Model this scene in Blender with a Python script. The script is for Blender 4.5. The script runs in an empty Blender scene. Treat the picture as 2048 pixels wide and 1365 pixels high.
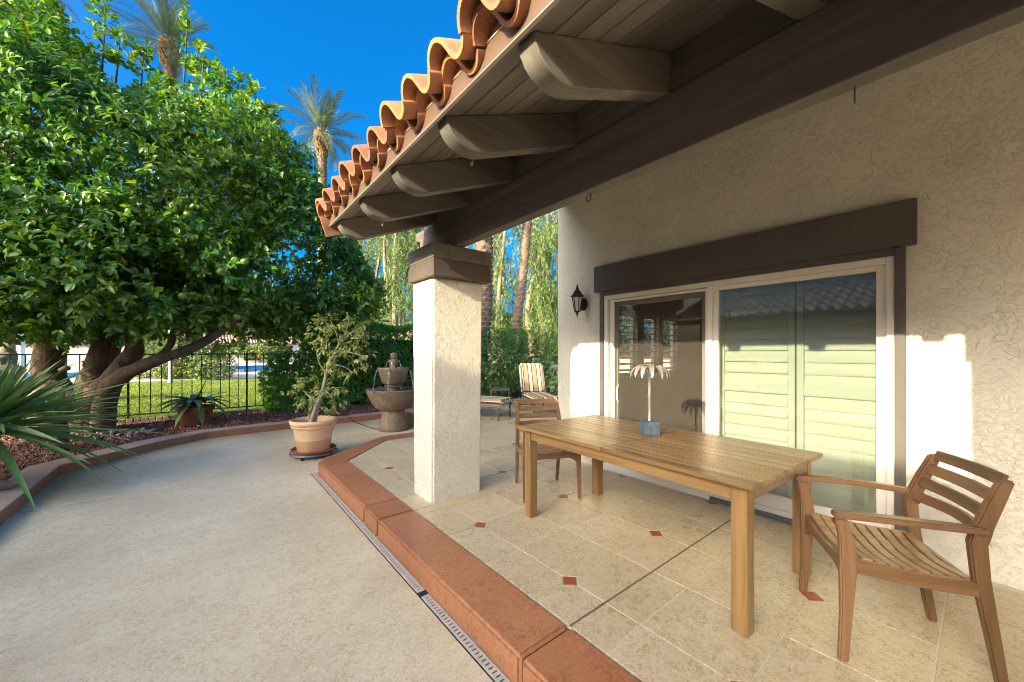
import bpy, bmesh, math, random
import numpy as np
from mathutils import Vector, Matrix

random.seed(7)
RNG = np.random.default_rng(11)
R = math.radians
scene = bpy.context.scene
COL = scene.collection

# ------------------------------------------------------------------ camera
EYE = 1.38                       # metres above the tiled patio
FPX = 763.0                      # focal length in pixels of the 2048 px wide photograph
YAW = math.atan2(616, 763)       # the house wall runs along +Y, the camera looks this far towards +X
cam = bpy.data.cameras.new('camera')
cam.sensor_width = 36.0
cam.lens = 36.0 * FPX / 2048.0
cam.shift_y = (705 - 682.5) / 2048.0
cam.clip_start = 0.05
cam.clip_end = 2000
camo = bpy.data.objects.new('camera', cam)
COL.objects.link(camo)
camo.location = (0, 0, EYE)
camo.rotation_euler = (R(90), 0, -YAW)
scene.camera = camo

# ------------------------------------------------------------------ sky, sun, exposure
SUN_TRAVEL = Vector((1.0, 0.153, -0.351)).normalized()     # direction the sunlight travels
to_sun = -SUN_TRAVEL
sun_elev = math.asin(to_sun.z)
world = bpy.data.worlds.new('World')
scene.world = world
world.use_nodes = True
wn = world.node_tree
sky = wn.nodes.new('ShaderNodeTexSky')
sky.sky_type = 'NISHITA'
sky.sun_disc = False
sky.sun_elevation = sun_elev
sky.sun_rotation = math.atan2(to_sun.x, to_sun.y)
sky.altitude = 100
sky.air_density = 0.5
sky.dust_density = 7.0
sky.ozone_density = 2.6
bg = wn.nodes['Background']
bg.inputs[1].default_value = 0.15
hs = wn.nodes.new('ShaderNodeHueSaturation')
hs.inputs['Saturation'].default_value = 1.65
wn.links.new(sky.outputs[0], hs.inputs['Color'])
wn.links.new(hs.outputs[0], bg.inputs[0])
sun = bpy.data.lights.new('sun', 'SUN')
sun.energy = 2.3
sun.angle = R(0.53)
sun.color = (1.0, 0.88, 0.68)
suno = bpy.data.objects.new('sun', sun)
COL.objects.link(suno)
suno.location = (-20, -6, 20)
suno.rotation_euler = SUN_TRAVEL.to_track_quat('-Z', 'Y').to_euler()
vs = scene.view_settings
scene.display_settings.display_device = 'sRGB'
vs.view_transform = 'Standard'
vs.look = 'None'
vs.gamma = 1
vs.exposure = 2.25
vs.use_white_balance = True                 # the camera's white balance, set for open shade
vs.white_balance_temperature = 7200
vs.white_balance_tint = 2
vs.use_curve_mapping = False
scene.cycles.use_denoising = True
scene.cycles.max_bounces = 12
scene.cycles.pixel_filter_type = 'BLACKMAN_HARRIS'
scene.cycles.filter_width = 1.05
scene.cycles.diffuse_bounces = 9
scene.cycles.transparent_max_bounces = 16
scene.cycles.caustics_reflective = False
scene.cycles.caustics_refractive = False
scene.cycles.sample_clamp_indirect = 12

# ------------------------------------------------------------------ photo pixel helpers
_F = np.array([math.sin(YAW), math.cos(YAW), 0.0])
_R = np.array([math.cos(YAW), -math.sin(YAW), 0.0])
_U = np.array([0, 0, 1.0])
_C = np.array([0, 0, EYE])
def P(u, v, d):                   # the point d metres deep along the ray of pixel (u, v)
    return _C + d * (_F + _R * (u - 1024) / FPX + _U * (705 - v) / FPX)
def G(u, v, z=0.0):               # the point of pixel (u, v) on the level z
    r = _F + _R * (u - 1024) / FPX + _U * (705 - v) / FPX
    return _C + r * ((z - EYE) / r[2])
def lin(r, g, b):
    f = lambda c: (c/255/12.92) if c/255 <= 0.04045 else ((c/255+0.055)/1.055)**2.4
    return (f(r), f(g), f(b))

# ------------------------------------------------------------------ materials
MATS = {}
class NT:
    def __init__(s, name):
        s.m = bpy.data.materials.new(name); s.m.use_nodes = True
        s.t = s.m.node_tree; s.b = s.t.nodes['Principled BSDF']; s.out = s.t.nodes['Material Output']
        MATS[name] = s.m
    def n(s, typ, **kw):
        x = s.t.nodes.new('ShaderNode' + typ)
        for k, v in kw.items(): setattr(x, k, v)
        return x
    def l(s, a, b): s.t.links.new(a, b)
    def coord(s, scale=(1, 1, 1), rnd=False, kind='Object', rot=(0, 0, 0)):
        tc = s.n('TexCoord'); mp = s.n('Mapping')
        mp.inputs['Scale'].default_value = scale
        mp.inputs['Rotation'].default_value = rot
        if rnd:
            oi = s.n('ObjectInfo'); mul = s.n('VectorMath', operation='SCALE')
            cmb = s.n('CombineXYZ')
            s.l(oi.outputs['Random'], cmb.inputs[0]); s.l(oi.outputs['Random'], cmb.inputs[1]); s.l(oi.outputs['Random'], cmb.inputs[2])
            s.l(cmb.outputs[0], mul.inputs[0]); mul.inputs['Scale'].default_value = 37.0
            ad = s.n('VectorMath', operation='ADD')
            s.l(tc.outputs[kind], ad.inputs[0]); s.l(mul.outputs[0], ad.inputs[1])
            s.l(ad.outputs[0], mp.inputs[0])
        else:
            s.l(tc.outputs[kind], mp.inputs[0])
        return mp.outputs[0]
    def noise(s, vec, scale, detail=4, rough=0.55, dist=0.0):
        x = s.n('TexNoise'); x.inputs['Scale'].default_value = scale; x.inputs['Detail'].default_value = detail
        x.inputs['Roughness'].default_value = rough; x.inputs['Distortion'].default_value = dist
        s.l(vec, x.inputs['Vector']); return x.outputs[0]
    def ramp(s, fac, stops, interp='LINEAR'):
        r = s.n('ValToRGB'); r.color_ramp.interpolation = interp
        e = r.color_ramp.elements
        while len(e) < len(stops): e.new(0.5)
        for i, (p, c) in enumerate(stops):
            e[i].position = p
            e[i].color = (c, c, c, 1) if isinstance(c, (int, float)) else (*c, 1)
        s.l(fac, r.inputs[0]); return r.outputs[0]
    def mix(s, fac, a, b, mode='MIX'):
        x = s.n('Mix', data_type='RGBA', blend_type=mode)
        for val, i in ((fac, 0), (a, 6), (b, 7)):
            if isinstance(val, (int, float)): x.inputs[i].default_value = val
            elif isinstance(val, tuple): x.inputs[i].default_value = (*val, 1)
            else: s.l(val, x.inputs[i])
        return x.outputs[2]
    def math(s, op, a, b=0.0):
        x = s.n('Math', operation=op)
        for i, val in enumerate((a, b)):
            if isinstance(val, (int, float)): x.inputs[i].default_value = val
            else: s.l(val, x.inputs[i])
        return x.outputs[0]
    def bump(s, height, strength=0.5, dist=0.01, prev=None):
        x = s.n('Bump'); x.inputs['Strength'].default_value = strength; x.inputs['Distance'].default_value = dist
        s.l(height, x.inputs['Height'])
        if prev is not None: s.l(prev, x.inputs['Normal'])
        s.l(x.outputs[0], s.b.inputs['Normal']); return x.outputs[0]
    def base(s, c):
        if isinstance(c, tuple): s.b.inputs['Base Color'].default_value = (*c, 1)
        else: s.l(c, s.b.inputs['Base Color'])
    def rough(s, v, spec=None):
        if isinstance(v, (int, float)): s.b.inputs['Roughness'].default_value = v
        else: s.l(v, s.b.inputs['Roughness'])
        if spec is not None: s.b.inputs['Specular IOR Level'].default_value = spec

def simple(name, c, rough=0.6, metal=0.0, vary=0.12, scale=6.0, bump=0.0, bscale=60, spec=None, rnd=False):
    t = NT(name); v = t.coord(rnd=rnd)
    n = t.noise(v, scale, 5)
    lo = tuple(x*(1-vary) for x in c); hi = tuple(min(1, x*(1+vary)) for x in c)
    t.base(t.ramp(n, [(0.3, lo), (0.7, hi)]))
    t.rough(rough, spec); t.b.inputs['Metallic'].default_value = metal
    if bump: t.bump(t.noise(v, bscale, 4), bump, 0.01)
    return t.m

def stucco(name, c):
    t = NT(name); v = t.coord()
    big = t.noise(v, 1.6, 5, 0.6)
    lo = tuple(x*0.9 for x in c); hi = tuple(min(1, x*1.05) for x in c)
    col = t.ramp(big, [(0.3, lo), (0.7, hi)])
    base_n = t.noise(v, 5.5, 6, 0.60, 0.9)
    skip = t.ramp(base_n, [(0.545, 0.0), (0.562, 1.0)])      # trowelled plates with sharp broken lips
    skip2 = t.ramp(t.noise(t.coord(rot=(0.6, 0.4, 0.3)), 8.0, 6, 0.62, 0.7), [(0.56, 0.0), (0.575, 1.0)])
    fine = t.noise(v, 60.0, 5, 0.65)
    midr = t.ramp(t.noise(v, 26.0, 6, 0.65, 0.3), [(0.49, 0.0), (0.56, 1.0)])
    patchy = t.ramp(t.noise(v, 0.7, 4, 0.6), [(0.42, 0.30), (0.60, 1.0)])
    h = t.math('ADD', t.math('MULTIPLY', t.math('ADD', skip, skip2), 0.34), t.math('MULTIPLY', t.math('MULTIPLY', midr, patchy), 0.50))
    h = t.math('ADD', h, t.math('MULTIPLY', fine, 0.20))
    t.base(col); t.rough(0.9, 0.2)
    t.bump(h, 0.70, 0.015)
    return t.m

def wood(name, c1, c2, axis, rough=0.45, scale=1.0, coat=0.0, bump=0.15, fine=1.0, knots=True):
    t = NT(name)
    sc = [22*scale*fine]*3; sc[axis] = 1.3*scale
    v = t.coord(tuple(sc), rnd=True)
    n = t.noise(v, 1.0, 6, 0.6, 0.6)
    sc2 = [3.0]*3; sc2[axis] = 0.8
    v2 = t.coord(tuple(sc2), rnd=True)
    n2 = t.noise(v2, 1.0, 3)
    grain = t.ramp(n, [(0.3, c1), (0.68, c2)])
    oi = t.n('ObjectInfo')
    tone = t.ramp(oi.outputs['Random'], [(0.0, 0.78), (1.0, 1.12)])
    patch = t.ramp(n2, [(0.3, 0.82), (0.7, 1.1)])
    col = t.mix(1.0, grain, tone, 'MULTIPLY'); col = t.mix(1.0, col, patch, 'MULTIPLY')
    t.base(col); t.rough(t.ramp(n, [(0.3, rough+0.1), (0.7, rough-0.05)]))
    t.b.inputs['Coat Weight'].default_value = coat; t.b.inputs['Coat Roughness'].default_value = 0.25
    t.bump(n, bump, 0.004)
    return t.m

def leafmat(name, dark, mid, light, rough=0.42, trans=0.25, tcol=None, spec=0.5):
    t = NT(name)
    at = t.n('Attribute', attribute_name='rnd')
    col = t.ramp(at.outputs['Fac'], [(0.0, dark), (0.55, mid), (1.0, light)])
    t.base(col); t.rough(rough, spec)
    if trans > 0:
        tr = t.n('BsdfTranslucent')
        tc = t.mix(1.0, col, tcol or (1.6, 1.7, 0.7), 'MULTIPLY')
        t.l(tc, tr.inputs[0])
        mx = t.n('MixShader'); mx.inputs[0].default_value = trans
        t.l(t.b.outputs[0], mx.inputs[1]); t.l(tr.outputs[0], mx.inputs[2]); t.l(mx.outputs[0], t.out.inputs[0])
    return t.m

def glass(name, tint, rough=0.01, ior=1.5, boost=1.0):
    t = NT(name); t.t.nodes.remove(t.b)
    tr = t.n('BsdfTransparent'); tr.inputs[0].default_value = (*tint, 1)
    gl = t.n('BsdfGlossy'); gl.inputs['Roughness'].default_value = rough
    fr = t.n('Fresnel'); fr.inputs[0].default_value = ior
    mx = t.n('MixShader')
    f = t.math('MULTIPLY', fr.outputs[0], boost)
    t.l(f, mx.inputs[0]); t.l(tr.outputs[0], mx.inputs[1]); t.l(gl.outputs[0], mx.inputs[2]); t.l(mx.outputs[0], t.out.inputs[0])
    return t.m

# ------------------------------------------------------------------ mesh collector
class MB:
    def __init__(s): s.v = []; s.f = []
    def add(s, vs, fs):
        o = len(s.v); s.v += [tuple(map(float, p)) for p in vs]; s.f += [tuple(i+o for i in f) for f in fs]; return s
    def box(s, a, b, M=None):
        (x0, y0, z0), (x1, y1, z1) = a, b
        vs = [(x0,y0,z0),(x1,y0,z0),(x1,y1,z0),(x0,y1,z0),(x0,y0,z1),(x1,y0,z1),(x1,y1,z1),(x0,y1,z1)]
        if M is not None: vs = [M @ Vector(p) for p in vs]
        return s.add(vs, [(0,3,2,1),(4,5,6,7),(0,1,5,4),(1,2,6,5),(2,3,7,6),(3,0,4,7)])
    def prism(s, poly, h0, h1, axis='z', M=None):        # polygon in the plane across axis, extruded from h0 to h1
        n = len(poly)
        def mk(p, h):
            return {'z': (p[0], p[1], h), 'y': (p[0], h, p[1]), 'x': (h, p[0], p[1])}[axis]
        vs = [mk(p, h0) for p in poly] + [mk(p, h1) for p in poly]
        if M is not None: vs = [M @ Vector(p) for p in vs]
        fs = [tuple(range(n))[::-1], tuple(range(n, 2*n))] + [(i, (i+1) % n, n+(i+1) % n, n+i) for i in range(n)]
        return s.add(vs, fs)
    def tube(s, pts, rad, n=8, caps=True, squash=None):
        pts = [Vector(p) for p in pts]; m = len(pts)
        if isinstance(rad, (int, float)): rad = [rad]*m
        o = []; up = None
        for i, p in enumerate(pts):
            t = (pts[min(i+1, m-1)] - pts[max(i-1, 0)]).normalized()
            if up is None:
                up = Vector((0, 0, 1)) if abs(t.z) < 0.9 else Vector((1, 0, 0))
            a = t.cross(up).normalized(); b = a.cross(t).normalized(); up = b
            for k in range(n):
                th = 2*math.pi*k/n
                w = rad[i]
                o.append(p + a*math.cos(th)*w + b*math.sin(th)*w*(squash or 1))
        fs = [(i*n+k, i*n+(k+1) % n, (i+1)*n+(k+1) % n, (i+1)*n+k) for i in range(m-1) for k in range(n)]
        if caps: fs += [tuple(range(n))[::-1], tuple(range((m-1)*n, m*n))]
        return s.add(o, fs)
    def lathe(s, prof, n=32, c=(0, 0, 0), wob=0.0):
        vs = []; m = len(prof)
        for (r, z) in prof:
            for k in range(n):
                th = 2*math.pi*k/n; q = r*(1+wob*math.sin(3*th+z*9))
                vs.append((c[0]+q*math.cos(th), c[1]+q*math.sin(th), c[2]+z))
        fs = [(i*n+k, i*n+(k+1) % n, (i+1)*n+(k+1) % n, (i+1)*n+k) for i in range(m-1) for k in range(n)]
        fs += [tuple(range(n))[::-1], tuple(range((m-1)*n, m*n))]
        return s.add(vs, fs)
    def bar(s, p, q, w, h, up=(0, 0, 1)):                # rectangular bar from p to q
        p = Vector(p); q = Vector(q); t = (q-p).normalized(); up = Vector(up)
        a = t.cross(up)
        if a.length < 1e-4: a = t.cross(Vector((1, 0, 0)))
        a.normalize(); b = a.cross(t).normalized()
        vs = [e + a*sx*w/2 + b*sy*h/2 for e in (p, q) for sx, sy in ((-1,-1),(1,-1),(1,1),(-1,1))]
        return s.add(vs, [(0,1,2,3),(7,6,5,4),(0,4,5,1),(1,5,6,2),(2,6,7,3),(3,7,4,0)])
    def strip(s, secs):                                  # loft of equal-length closed sections
        n = len(secs[0]); vs = [p for sec in secs for p in sec]; m = len(secs)
        fs = [(i*n+k, i*n+(k+1) % n, (i+1)*n+(k+1) % n, (i+1)*n+k) for i in range(m-1) for k in range(n)]
        fs += [tuple(range(n))[::-1], tuple(range((m-1)*n, m*n))]
        return s.add(vs, fs)
    def mesh(s, name, mat, smooth=False, bevel=0.0, seg=2, angle=35, fix=True):
        me = bpy.data.meshes.new(name)
        me.from_pydata(s.v, [], s.f)
        bm = bmesh.new(); bm.from_mesh(me)
        if fix: bmesh.ops.recalc_face_normals(bm, faces=bm.faces)
        if bevel > 0:
            ed = [e for e in bm.edges if len(e.link_faces) == 2 and e.calc_face_angle(0) > R(angle)]
            bmesh.ops.bevel(bm, geom=ed, offset=bevel, segments=seg, affect='EDGES', clamp_overlap=True)
        if smooth:
            for f in bm.faces: f.smooth = True
        bm.to_mesh(me); bm.free()
        if smooth:
            try: me.set_sharp_from_angle(angle=R(angle))
            except Exception: pass
        if mat: me.materials.append(MATS[mat] if isinstance(mat, str) else mat)
        return me

def link(name, me, parent=None, world_coords=True):
    o = bpy.data.objects.new(name, me); COL.objects.link(o)
    if parent is not None:
        o.parent = parent
        if world_coords: o.location = -root_offset(parent)
    return o
def root_offset(p):
    off = Vector((0, 0, 0))
    while p is not None:
        off = off + p.location; p = p.parent
    return off
def part(name, mb, mat, parent, smooth=False, bevel=0.0, seg=2, angle=35, world_coords=True):
    return link(name, mb.mesh(name, mat, smooth, bevel, seg, angle), parent, world_coords)
def tag(o, label, cat, group=None):
    o['label'] = label; o['category'] = cat
    if group: o['group'] = group
    return o
def thing(name, label, cat, loc=(0, 0, 0), group=None, rz=0.0):
    o = bpy.data.objects.new(name, None); COL.objects.link(o)
    o.empty_display_size = 0.1
    o.location = loc; o.rotation_euler = (0, 0, rz)
    return tag(o, label, cat, group)
def structure(name, mb, mat, **kw):
    o = part(name, mb, mat, None, **kw); o['kind'] = 'structure'; return o
def copy_tree(o, parent=None):
    c = o.copy(); COL.objects.link(c); c.parent = parent
    for ch in list(o.children): copy_tree(ch, c)
    return c

# ------------------------------------------------------------------ leaves (numpy)
TPL_BROAD = (np.array([(0,0,0),(.28,-.46,.10),(.28,0,0),(.28,.46,.10),(.66,-.42,.08),(.66,0,-.02),(.66,.42,.08),(1,0,-.10)]),
             [(0,1,2),(0,2,3),(1,4,5,2),(2,5,6,3),(4,7,5),(5,7,6)])
TPL_SMALL = (np.array([(0,0,0),(.5,-.5,.08),(.5,.5,.08),(1,0,-.06)]), [(0,1,2),(2,1,3)])
def unit(a): return a / np.maximum(np.linalg.norm(a, axis=1, keepdims=True), 1e-9)
def leaf_mesh(name, Pn, D, N, L, W, rnd, mat, tpl=TPL_BROAD, extra=None):
    """one mesh of many leaves; Pn base points, D axes, N upper-side normals, L lengths, W widths"""
    T, F = tpl; n = len(Pn); k = len(T)
    D = unit(D); S = unit(np.cross(N, D)); N2 = np.cross(D, S)
    V = (Pn[:, None, :] + D[:, None, :]*(T[None, :, 0]*L[:, None])[..., None]
         + S[:, None, :]*(T[None, :, 1]*W[:, None])[..., None]
         + N2[:, None, :]*(T[None, :, 2]*L[:, None])[..., None]).reshape(-1, 3)
    lens = np.array([len(f) for f in F]); loops = np.concatenate([np.array(f) for f in F])
    allloops = (loops[None, :] + (np.arange(n)*k)[:, None]).reshape(-1)
    starts = np.concatenate([[0], np.cumsum(lens)[:-1]])
    allst = (starts[None, :] + (np.arange(n)*len(loops))[:, None]).reshape(-1)
    A = np.repeat(rnd, k)
    if extra is not None:                          # extra (verts, faces, value) such as twigs
        ev, ef, val = extra
        base = len(V); V = np.concatenate([V, ev])
        q = (np.asarray(ef) + base)
        st0 = len(allloops)
        allst = np.concatenate([allst, st0 + np.arange(len(q))*q.shape[1]])
        allloops = np.concatenate([allloops, q.reshape(-1)]); A = np.concatenate([A, np.full(len(ev), val)])
    me = bpy.data.meshes.new(name)
    me.vertices.add(len(V)); me.vertices.foreach_set('co', V.astype(np.float32).reshape(-1))
    me.loops.add(len(allloops)); me.loops.foreach_set('vertex_index', allloops.astype(np.int32))
    me.polygons.add(len(allst)); me.polygons.foreach_set('loop_start', allst.astype(np.int32))
    me.update(calc_edges=True); me.validate()
    at = me.attributes.new('rnd', 'FLOAT', 'POINT'); at.data.foreach_set('value', A.astype(np.float32))
    me.polygons.foreach_set('use_smooth', np.ones(len(me.polygons), dtype=bool))
    me.materials.append(MATS[mat])
    return me
def rand_dirs(n): return unit(RNG.normal(size=(n, 3)))
def lumps(p, s, k=6, seed=3):                     # smooth pseudo noise in about -1..1
    g = np.random.default_rng(seed); o = np.zeros(len(p))
    for _ in range(k):
        w = g.normal(size=3)*s; o += np.sin(p @ w + g.uniform(0, 6.28))
    return o / math.sqrt(k)
def twig_leaves(tw, out, per, L0, W0, spread=1.0, length=0.3, droop=0.25, upn=0.6):
    """leaves set along short twigs; tw twig bases, out twig directions"""
    n = len(tw); out = unit(out)
    t = RNG.uniform(0.1, 1.0, size=(n, per))
    base = tw[:, None, :] + out[:, None, :]*(t*length)[..., None]
    side = unit(RNG.normal(size=(n*per, 3))).reshape(n, per, 3)
    side = side - out[:, None, :]*np.sum(side*out[:, None, :], axis=2, keepdims=True)
    D = out[:, None, :]*0.55 + unit(side.reshape(-1, 3)).reshape(n, per, 3)*spread
    D[..., 2] -= droop
    D = unit(D.reshape(-1, 3))
    Nn = np.repeat(out, per, axis=0)*0.7 + np.array([0, 0, upn]) + RNG.normal(size=(n*per, 3))*0.3
    m = n*per
    L = L0*RNG.uniform(0.65, 1.2, m); W = W0*RNG.uniform(0.75, 1.15, m)*L/L0
    tone = np.repeat(RNG.uniform(0, 1, n), per)*0.5 + RNG.uniform(0, 1, m)*0.5
    return base.reshape(-1, 3), D, Nn, L, W, tone

# ================================================================== materials in use
stucco('stucco', (0.73, 0.69, 0.58))
stucco('stucco_plain', (0.70, 0.66, 0.58))
simple('trim_brown', (0.100, 0.084, 0.076), 0.6, vary=0.1, scale=3, bump=0.1, bscale=90)
wood('beam_wood', (0.115, 0.094, 0.079), (0.215, 0.180, 0.153), 1, 0.6, 0.5, bump=1.0)
wood('rafter_wood', (0.100, 0.086, 0.068), (0.195, 0.170, 0.137), 0, 0.6, 0.6, bump=1.0)
wood('board_wood', (0.120, 0.103, 0.083), (0.195, 0.169, 0.138), 1, 0.6, 0.5, bump=0.9)
wood('cap_wood', (0.095, 0.070, 0.058), (0.135, 0.104, 0.086), 0, 0.6, 0.5, bump=1.0)
t = NT('end_grain'); v = t.coord((1, 1, 1))
n = t.noise(v, 90, 4, 0.7); n2 = t.noise(v, 30, 3)
t.base(t.ramp(n, [(0.3, (0.17, 0.14, 0.115)), (0.7, (0.26, 0.22, 0.18))])); t.rough(0.7)
t.bump(t.math('ADD', n, n2), 0.8, 0.01)
simple('flashing', (0.120, 0.072, 0.049), 0.5, vary=0.05)
simple('drip_edge', (0.40, 0.34, 0.27), 0.4, vary=0.04)
t = NT('roof_tile'); v = t.coord(rnd=True)
oi = t.n('ObjectInfo')
n = t.noise(v, 7, 5, 0.6); n2 = t.noise(v, 70, 4)
c = t.ramp(oi.outputs['Random'], [(0.0, (0.20, 0.082, 0.038)), (0.45, (0.42, 0.165, 0.060)), (0.75, (0.47, 0.20, 0.080)), (1.0, (0.29, 0.125, 0.062))])
c = t.mix(t.ramp(n, [(0.42, 0.0), (0.68, 0.75)]), c, (0.20, 0.12, 0.09))
c = t.mix(t.ramp(n2, [(0.60, 0.0), (0.72, 0.5)]), c, (0.46, 0.36, 0.28))
t.base(c); t.rough(0.75); t.bump(n2, 0.25, 0.004)
# sealed, textured patio concrete
def concrete(name, a, b, c, rough, s=1.0, rnd=False, gloss=0.5, amount=1.0, stain=1.0):
    t = NT(name); v = t.coord(rnd=rnd)
    big = t.noise(v, 1.3*s, 5, 0.6); mid = t.noise(v, 9*s, 6, 0.7, 0.5)
    fl = t.noise(v, 34*s, 6, 0.75, 1.6); fl2 = t.noise(v, 95*s, 3, 0.6)
    col = t.ramp(big, [(0.3, a), (0.7, b)])
    mott = t.math('MULTIPLY', amount, t.math('MULTIPLY', t.ramp(fl, [(0.46, 0.0), (0.58, 1.0)]), t.ramp(mid, [(0.34, 0.12), (0.60, 1.0)])))
    col = t.mix(mott, col, c)
    col = t.mix(t.ramp(fl2, [(0.55, 0.0), (0.7, 0.35)]), col, tuple(min(1, x*1.25) for x in a))
    st = t.noise(v, 0.55*s, 6, 0.65, 0.4)                 # broad weathering, water marks
    col = t.mix(1.0, col, t.ramp(st, [(0.32, tuple(1-q_*stain for q_ in (0.20, 0.21, 0.23))), (0.54, (1.0, 1.0, 1.0)), (0.70, (1.05, 1.04, 1.02))]), 'MULTIPLY')
    t.base(col); t.rough(t.ramp(st, [(0.35, rough-0.12), (0.65, rough+0.12)]), gloss)
    t.bump(t.math('ADD', fl, t.math('MULTIPLY', fl2, 0.5)), 0.18, 0.004)
    return t.m
concrete('courtyard_concrete', (0.69, 0.61, 0.43), (0.57, 0.49, 0.335), (0.44, 0.285, 0.16), 0.40, gloss=0.20, amount=0.72)
concrete('tile_concrete', (0.56, 0.485, 0.33), (0.47, 0.39, 0.25), (0.335, 0.215, 0.105), 0.34, 1.1, rnd=True, stain=0.3)
concrete('grout', (0.62, 0.565, 0.45), (0.57, 0.515, 0.40), (0.5, 0.44, 0.34), 0.6)
concrete('red_concrete', (0.42, 0.185, 0.085), (0.33, 0.130, 0.058), (0.26, 0.092, 0.042), 0.40, 0.8, rnd=True)
concrete('red_worn', (0.52, 0.38, 0.31), (0.45, 0.31, 0.245), (0.42, 0.27, 0.21), 0.6, 1.2, rnd=True)
simple('inset_red', (0.27, 0.065, 0.030), 0.4, vary=0.2, scale=40)
simple('joint_dark', (0.16, 0.11, 0.07), 0.8)
simple('grate_white', (0.46, 0.43, 0.37), 0.45, vary=0.15, scale=14)
simple('channel_black', (0.015, 0.015, 0.015), 0.8)
simple('vinyl_white', (0.78, 0.74, 0.66), 0.35, vary=0.04, scale=3)
simple('sill_grey', (0.12, 0.12, 0.125), 0.5)
simple('shutter_white', (0.74, 0.75, 0.69), 0.4, vary=0.03)
glass('door_glass', (0.82, 0.85, 0.81), 0.004, 1.5, 3.0)
glass('clear_glass', (0.93, 0.96, 0.93), 0.01)
t = NT('screen_mesh'); t.t.nodes.remove(t.b)
df = t.n('BsdfDiffuse'); v = t.coord((1, 1, 1))
w1 = t.noise(t.coord((1, 240, 6)), 1, 2); w2 = t.noise(t.coord((1, 6, 240)), 1, 2)
t.l(t.ramp(t.math('ADD', w1, w2), [(0.8, (0.045, 0.037, 0.032)), (1.2, (0.085, 0.072, 0.062))]), df.inputs[0])
tr = t.n('BsdfTransparent'); mx = t.n('MixShader'); mx.inputs[0].default_value = 0.58
t.l(tr.outputs[0], mx.inputs[1]); t.l(df.outputs[0], mx.inputs[2]); t.l(mx.outputs[0], t.out.inputs[0])
simple('interior_wall', (0.55, 0.50, 0.42), 0.8)
simple('interior_floor', (0.25, 0.19, 0.14), 0.6)
simple('black_metal', (0.012, 0.012, 0.014), 0.4, vary=0.2, scale=20)
simple('iron_black', (0.010, 0.010, 0.010), 0.5, vary=0.2, scale=20)
simple('frosted_glass', (0.62, 0.60, 0.54), 0.35, vary=0.05)
for ax, nm in enumerate('xyz'):
    wood('teak_' + nm, (0.175, 0.095, 0.033), (0.33, 0.195, 0.074), ax, 0.36, 1.0, 0.25, 0.12)
    wood('chair_' + nm, (0.130, 0.064, 0.026), (0.250, 0.136, 0.062), ax, 0.42, 1.0, 0.15, 0.12)
wood('slat_wood', (0.22, 0.122, 0.052), (0.35, 0.215, 0.105), 1, 0.45, 1.0, 0.1, 0.12)
simple('palm_metal', (0.56, 0.52, 0.45), 0.38, metal=0.75, vary=0.25, scale=30)
simple('stem_metal', (0.42, 0.38, 0.33), 0.35, metal=0.8, vary=0.35, scale=25)
t = NT('slate_cube'); v = t.coord(); n = t.noise(v, 22, 6, 0.7)
t.base(t.ramp(n, [(0.3, (0.050, 0.075, 0.095)), (0.6, (0.12, 0.16, 0.19)), (0.8, (0.25, 0.29, 0.31))])); t.rough(0.6); t.bump(n, 0.4, 0.004)
simple('terracotta_pale', (0.66, 0.43, 0.255), 0.75, vary=0.10, scale=5, bump=0.12, bscale=40)
simple('terracotta_dark', (0.33, 0.115, 0.050), 0.7, vary=0.25, scale=7, bump=0.12, bscale=40)
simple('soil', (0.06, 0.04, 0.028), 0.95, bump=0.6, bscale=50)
t = NT('fountain_stone'); v = t.coord(); n = t.noise(v, 6, 6, 0.65, 0.6); n2 = t.noise(t.coord((1, 1, 0.25)), 14, 5, 0.7); n3 = t.noise(v, 60, 4)
c = t.ramp(n, [(0.3, (0.115, 0.082, 0.058)), (0.7, (0.245, 0.182, 0.125))])
c = t.mix(t.ramp(n2, [(0.5, 0.0), (0.68, 0.7)]), c, (0.095, 0.066, 0.048))
t.base(c); t.rough(0.6); t.bump(t.math('ADD', n3, n), 0.35, 0.012)
t = NT('water'); t.base((0.75, 0.85, 0.9)); t.rough(0.03); t.b.inputs['Transmission Weight'].default_value = 0.85; t.b.inputs['IOR'].default_value = 1.33
t = NT('pool_water'); t.base((0.02, 0.30, 0.42)); t.rough(0.05); t.bump(t.noise(t.coord(), 1.5, 3), 0.08, 0.05)
simple('pool_tile', (0.03, 0.16, 0.42), 0.3, vary=0.3, scale=12)
simple('deck_concrete', (0.60, 0.54, 0.47), 0.8, vary=0.08, scale=0.8)
simple('deck_pink', (0.48, 0.27, 0.22), 0.8, vary=0.1, scale=0.8)
simple('far_wall', (0.62, 0.58, 0.50), 0.85, vary=0.06, scale=0.5)
simple('far_white', (0.72, 0.72, 0.70), 0.8, vary=0.04)
simple('neighbour_tile', (0.50, 0.36, 0.27), 0.6, vary=0.25, scale=5)
simple('far_roof', (0.42, 0.25, 0.18), 0.85, vary=0.2, scale=4)
simple('wall_cap', (0.30, 0.10, 0.07), 0.7, vary=0.1)
simple('brick_grey', (0.24, 0.19, 0.15), 0.85, vary=0.3, scale=16, bump=0.4, rnd=True)
t = NT('lava_gravel'); at = t.n('Attribute', attribute_name='rnd')
t.base(t.ramp(at.outputs['Fac'], [(0.0, (0.10, 0.045, 0.032)), (0.6, (0.24, 0.105, 0.07)), (1.0, (0.38, 0.21, 0.15))])); t.rough(0.9)
simple('bed_soil', (0.16, 0.075, 0.05), 0.95, vary=0.35, scale=40, bump=0.9, bscale=70)
simple('pebble', (0.15, 0.14, 0.135), 0.6, vary=0.5, scale=3, rnd=True)
simple('tan_rock', (0.24, 0.185, 0.14), 0.85, vary=0.3, scale=6, bump=0.7, bscale=12)
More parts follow.
